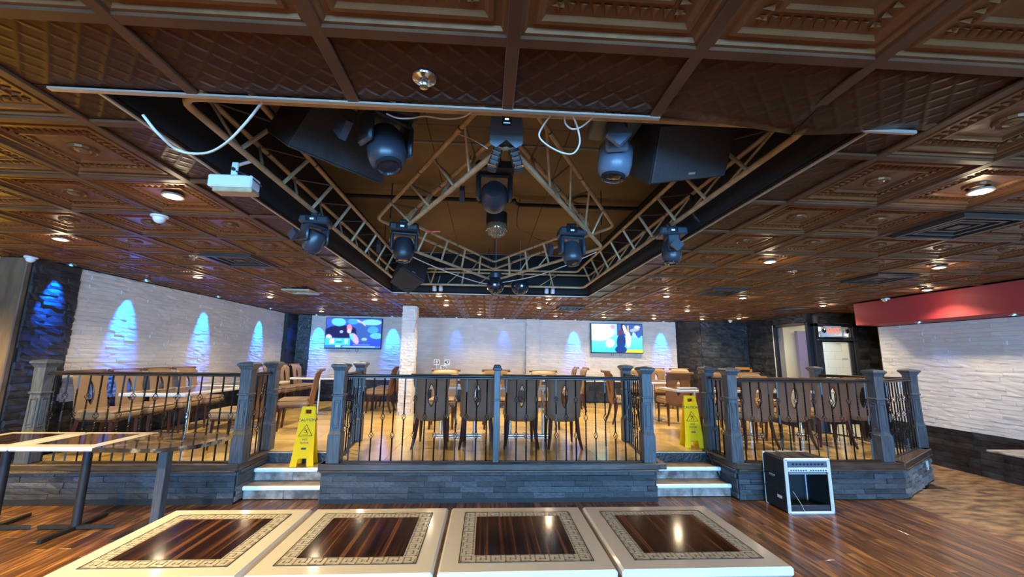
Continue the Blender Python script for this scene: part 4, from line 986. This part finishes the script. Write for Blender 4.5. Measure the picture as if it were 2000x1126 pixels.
# centre fixture with display, louvred sides
t = thing('effect_light', 'blue-grey effect fixture with lit display and louvred chrome sides, centre of the pit', 'stage light', (.075, 1.90, 2.655))
FP = RX(1.86)
MB().prism([(-.085, .02), (-.075, .08), (-.035, .105), (.035, .105), (.075, .08), (.085, .02), (.082, -.05), (.05, -.068), (0, -.03), (-.05, -.068), (-.082, -.05)], -.004, .006, FP).build('face_plate', 'head_pale', t)
MB().cbox((0, .06, .03), (.13, .06, .12), .02).build('body', 'head', t)
MB().cbox((0, .060, .008), (.046, .046, .003), .001, FP).build('display', 'ink', t)
MB().cbox((0, .068, .0105), (.020, .007, .002), .0005, FP).build('display_digits', 'disp', t); MB().cbox((0, .050, .0105), (.034, .005, .002), .0005, FP).build('display_line', 'dispb', t)
MB().cbox((0, .06, .14), (.045, .04, .14), .006).tube([(0, .06, .2), (0, .06, .56)], .012, 6).build('clamp', 'black', t)
for s in (-1, 1):
    A = TR(s*.055, .05, -.10) @ RY(-s*.28)
    MB().cbox((0, .03, 0), (.05, .05, .13), .008, A).build('side_housing', 'head_dark', t)
    for k in range(5): MB().cbox((0, -.004, -.052+k*.026), (.046, .022, .006), .002, A @ RX(.5) if 0 else A).build('louvre', 'chrome', t)
# crystal dome light
t = thing('crystal_dome_light', 'upside-down crystal dome light behind the centre moving head', 'stage light', (.07, 3.8, 2.78))
MB().lathe([(.10, .14), (.10, .0), (.001, .0)][::-1], 20).build('body', 'black', t, smooth=40)
MB().ball((0, 0, 0), .105, 18, 10, sc=(1, 1, .9)).build('dome', 'crystal', t, smooth=60)
b = MB()
for i in range(3):
    ph = .35+i*.42
    for k in range(12-i*2):
        a = 2*PI*k/(12-i*2)+i*.2; b.ball((.103*math.cos(ph)*math.cos(a), .103*math.cos(ph)*math.sin(a), -.093*math.sin(ph)), .013, 8, 5)
b.build('lens_beads', 'crystal', t, smooth=60); MB().tube([(0, 0, .14), (0, 0, .38)], .012, 6).build('stem', 'black', t)
# mirror balls
for k, (x, y, r, l) in enumerate(((.105, 5.66, .125, 'tinted mirror ball hanging at the far corner of the diamond truss, left of two'), (.455, 5.70, .125, 'tinted mirror ball right of the other, with bright reflections'))):
    t = thing('mirror_ball', l, 'ball', (x, y, 2.54), 0, 'mirror balls')
    MB().ball((0, 0, 0), r, 28, 16).build('ball', 'mirror', t, smooth=None); MB().lathe([(.03, r-.005), (.03, r+.02), (.012, r+.035)], 12).build('cap', 'black', t, smooth=40)
    MB().tube([(0, 0, r+.03), (0, 0, .67)], .004, 5).build('wire', 'steel', t)
    if k == 0: MB().lathe([(.085, .1), (.09, .16), (.06, .19)], 16).build('motor', 'head', t, smooth=40)
# white wash fixture at left
t = thing('wash_light', 'white rectangular wash fixture on a bracket at the left edge of the pit', 'stage light', (-1.42, 2.24, 2.48))
MB().cbox((0, 0, 0), (.235, .09, .07), .008).build('housing', 'plastic_white', t); MB().cbox((.01, .01, -.045), (.21, .08, .025), .004).build('lens_panel', 'truss', t)
MB().cbox((.0, -.01, .075), (.035, .014, .09), .004).build('bracket', 'plastic_white', t); MB().lathe([(.010, 0), (.010, .012)], 8, TR(0, -.018, .075) @ RX(PI/2)).build('knob', 'ink', t)
MB().tube([(.02, -.03, .06), (.10, -.04, .03), (.16, -.02, -.02)], .004, 5).build('power_lead', 'black_cable', t); MB().tube([(0, 0, .11), (.08, .03, .16)], .012, 6).build('arm', 'steel', t)
# small white spotlights at the far edge
for k, x in enumerate((-.80, 1.00)):
    t = thing('spotlight', 'small white twin spotlight at the far edge of the pit, %s one' % ['left', 'right'][k], 'stage light', (x, 6.5, 2.62), 0, 'small white spotlights')
    for s in (-.05, .05): MB().lathe([(.022, .05), (.034, 0), (.034, -.045), (.028, -.05)], 12, TR(s, 0, 0) @ RX(.3)).build('lamp_can', 'plastic_white', t, smooth=40)
    MB().cbox((0, 0, .06), (.13, .03, .02), .004).build('bracket', 'plastic_white', t); MB().tube([(0, 0, .07), (.03, 0, .2)], .005, 5).build('lead', 'white_cable', t)
# loudspeakers
def speaker(loc, rot, dims, label):
    t = thing('loudspeaker', label, 'speaker', loc, rot=rot, group='black loudspeakers in the pit'); w_, d_, h_ = dims
    poly = [(-w_/2, -d_/2), (w_/2, -d_/2), (w_/2*.8, d_/2), (-w_/2*.8, d_/2)]
    MB().prism(poly, -h_/2, h_/2).build('cabinet', 'spk', t); MB().cbox((0, -d_/2-.006, 0), (w_-.01, .014, h_-.01), .005).build('grille', 'grille', t)
    MB().cbox((0, -d_/2-.015, -h_/2+.04), (.05, .004, .014), .001).build('badge', 'steel', t)
    for s in (-1, 1): MB().cbox((s*w_*.4, d_*.1, h_/2+.015), (.03, .10, .03), .005).build('fly_bracket', 'black', t)
    inv = Euler(rot).to_matrix().to_4x4().inverted(); MB().tube([inv @ Vector((0, 0, .1)), inv @ Vector((0, 0, 3.222-loc[2]))], .006, 6).build('hanging_wire', 'steel', t)
speaker((-.88, 2.22, 2.80), (1.0, 0, math.radians(230)), (.56, .30, .34), 'black loudspeaker hung at the near left of the pit')
speaker((1.05, 2.12, 2.74), (.60, -.26, .30), (.56, .28, .30), 'black loudspeaker hung at the near right of the pit')
speaker((-1.02, 5.30, 2.66), (-.55, .45, .55), (.34, .30, .50), 'black loudspeaker at the far left corner of the pit')
# cables
def cable(pts, r, m, label, n=24):
    P = [Vector(p) for p in pts]; out = []
    for i in range(len(P)-1):
        p0, p1, p2, p3 = P[max(0, i-1)], P[i], P[i+1], P[min(len(P)-1, i+2)]
        for k in range(8):
            t_ = k/8; out.append(.5*((2*p1)+(-p0+p2)*t_+(2*p0-5*p1+4*p2-p3)*t_*t_+(-p0+3*p1-3*p2+p3)*t_**3))
    out.append(P[-1]); MB().tube(out, r, 6).build('cable', m, None, smooth=60, label=label, category='cable')
def px(u, v, y):      # a point seen at the pixel, at depth y
    d = _R*((u-1000)/800)+_U*(-(v-563)/800)+_F; return tuple(Vector((0, 0, CAM_Z))+d*(y/d.y))
cable([px(279, 224, 1.70), px(310, 262, 1.74), px(350, 294, 1.82), px(400, 299, 1.8), px(440, 280, 1.75), px(480, 240, 1.68), px(513, 198, 1.62)], .006, 'white_cable', 'thick white cable looping down at the left end of the pit')
cable([px(755, 222, 1.66), px(775, 230, 1.7), px(800, 231, 1.7), px(830, 227, 1.7), px(870, 232, 1.7), px(905, 228, 1.68), px(925, 214, 1.62)], .0035, 'white_cable', 'thin white wire slung over the dark near-left moving head')
cable([px(1076, 224, 1.62), px(1054, 258, 1.68), px(1060, 276, 1.7), px(1090, 295, 1.72), px(1118, 300, 1.72), px(1132, 280, 1.7), px(1128, 250, 1.66), px(1117, 222, 1.6)], .0042, 'white_cable', 'white cable hanging in a wide loop right of the centre fixture')
cable([px(1104, 220, 1.6), px(1104, 240, 1.65), px(1118, 252, 1.66), px(1138, 246, 1.66), px(1160, 227, 1.6)], .004, 'white_cable', 'small white cable loop right of the larger one')
cable([px(895, 262, 2.2), px(915, 269, 2.1), px(935, 279, 2.0), px(952, 290, 1.95)], .003, 'white_cable', 'short pale wire left of the centre fixture')
cable([px(1370, 362, 3.0), px(1352, 380, 3.0), px(1350, 410, 3.0), px(1366, 432, 3.0), px(1392, 437, 3.05)], .012, 'black_cable', 'thick black cable looping off the right truss run')
cable([px(770, 483, 3.83), px(820, 508, 4.4), px(880, 533, 5.1), px(940, 552, 5.6), px(975, 552, 5.65), px(1040, 540, 5.1), px(1100, 520, 4.4), px(1165, 492, 3.95)], .006, 'white_cable', 'pale cable following the underside of the diamond truss')
cable([(.3, 3.9, 3.12), px(1010, 440, 3.9), px(1030, 455, 4.4), px(1055, 468, 4.9), px(1095, 472, 4.6)], .004, 'black_cable', 'thin black wire behind the crystal dome')
cable([px(960, 575, 5.6), px(980, 582, 5.65), px(993, 584, 5.7), px(996, 570, 5.75)], .004, 'black_cable', 'black wire dangling between the mirror balls')
cable([px(860, 452, 3.4), px(840, 452, 3.4), px(828, 450, 3.4)], .006, 'redink', 'short red lead beside the left diamond moving head')

# ------------------------------------------------------------------ ceiling vents, sprinklers, cameras
def vent(x, y, label, s=.5, rz=0, frame='vent', warp=0):
    t = thing('ceiling_vent', label, 'vent', (x, y, ZC-.012), rz, 'square ceiling diffusers')
    for k, q in enumerate((s, s*.72, s*.46)):
        b = MB(); h = q/2
        for r in range(4): b.prism([(-h, -h), (h, -h), (h-.03, -h+.03), (-h+.03, -h+.03)], -.012-.008*(2-k), -.004, RZ(r*PI/2))
        b.build('louvre_frame', frame, t)
    MB().box((0, 0, .0), (s, s, .006)).build('backing', 'black', t)
    MB().cbox((0, 0, -.01), (s*.2, s*.2, .008), .002).build('centre_plate', frame, t)
vent(-2.66, 4.45, 'dark ceiling diffuser left of the pit, with bent blades'); vent(3.41, 5.75, 'ceiling diffuser right of the pit over the right steps'); vent(3.42, 2.68, 'large dark ceiling diffuser near the right front'); vent(4.67, 4.55, 'ceiling diffuser near the red bulkhead')
vent(1.66, 8.1, 'dark ceiling diffuser before the back wall'); vent(5.85, 7.6, 'ceiling diffuser before the exit door'); vent(-2.95, 6.6, 'small yellowish ceiling frame left of the pit', .42, 0, 'metal_trim')
for k, (x, y, l) in enumerate(((-.25, 1.37, 'chrome sprinkler head on the ceiling in front of the pit'), (3.45, 4.35, 'small sprinkler head right of the pit'), (-3.1, 4.4, 'small sprinkler head left of the pit'), (-2.1, 6.2, 'small sprinkler head beside the pit far left'))):
    t = thing('sprinkler', l, 'sprinkler', (x, y, ZC))
    MB().lathe([(.045, 0), (.043, -.006), (.022, -.012), (.018, -.004)], 20).build('escutcheon', 'chrome', t, smooth=40)
    for s in (-1, 1): MB().tube([(s*.006, 0, -.005), (s*.014, 0, -.02), (s*.004, 0, -.036)], .003, 5).build('frame_arm', 'chrome', t)
    MB().lathe([(.016, -.037), (.016, -.039), (.001, -.040)], 12).build('deflector', 'chrome', t)
def dome(x, y, z, label, m='chrome'):
    t = thing('dome_camera', label, 'camera', (x, y, z)); MB().lathe([(.055, 0), (.055, -.02), (.045, -.025)], 18).build('base', 'plastic_white', t, smooth=40); MB().ball((0, 0, -.028), .04, 16, 9).build('dome', m, t, smooth=60)
dome(6.34, 6.1, ZC, 'chrome dome camera on the ceiling at the red bulkhead'); dome(-4.93, 4.62, ZC, 'dome camera above the brown pillar at far left', 'plastic_white'); dome(-2.43, 3.05, ZC, 'white dome sensor hanging below the left downlights', 'plastic_white'); dome(6.2, 10.1, ZC, 'white dome camera over the dark right corner', 'plastic_white')
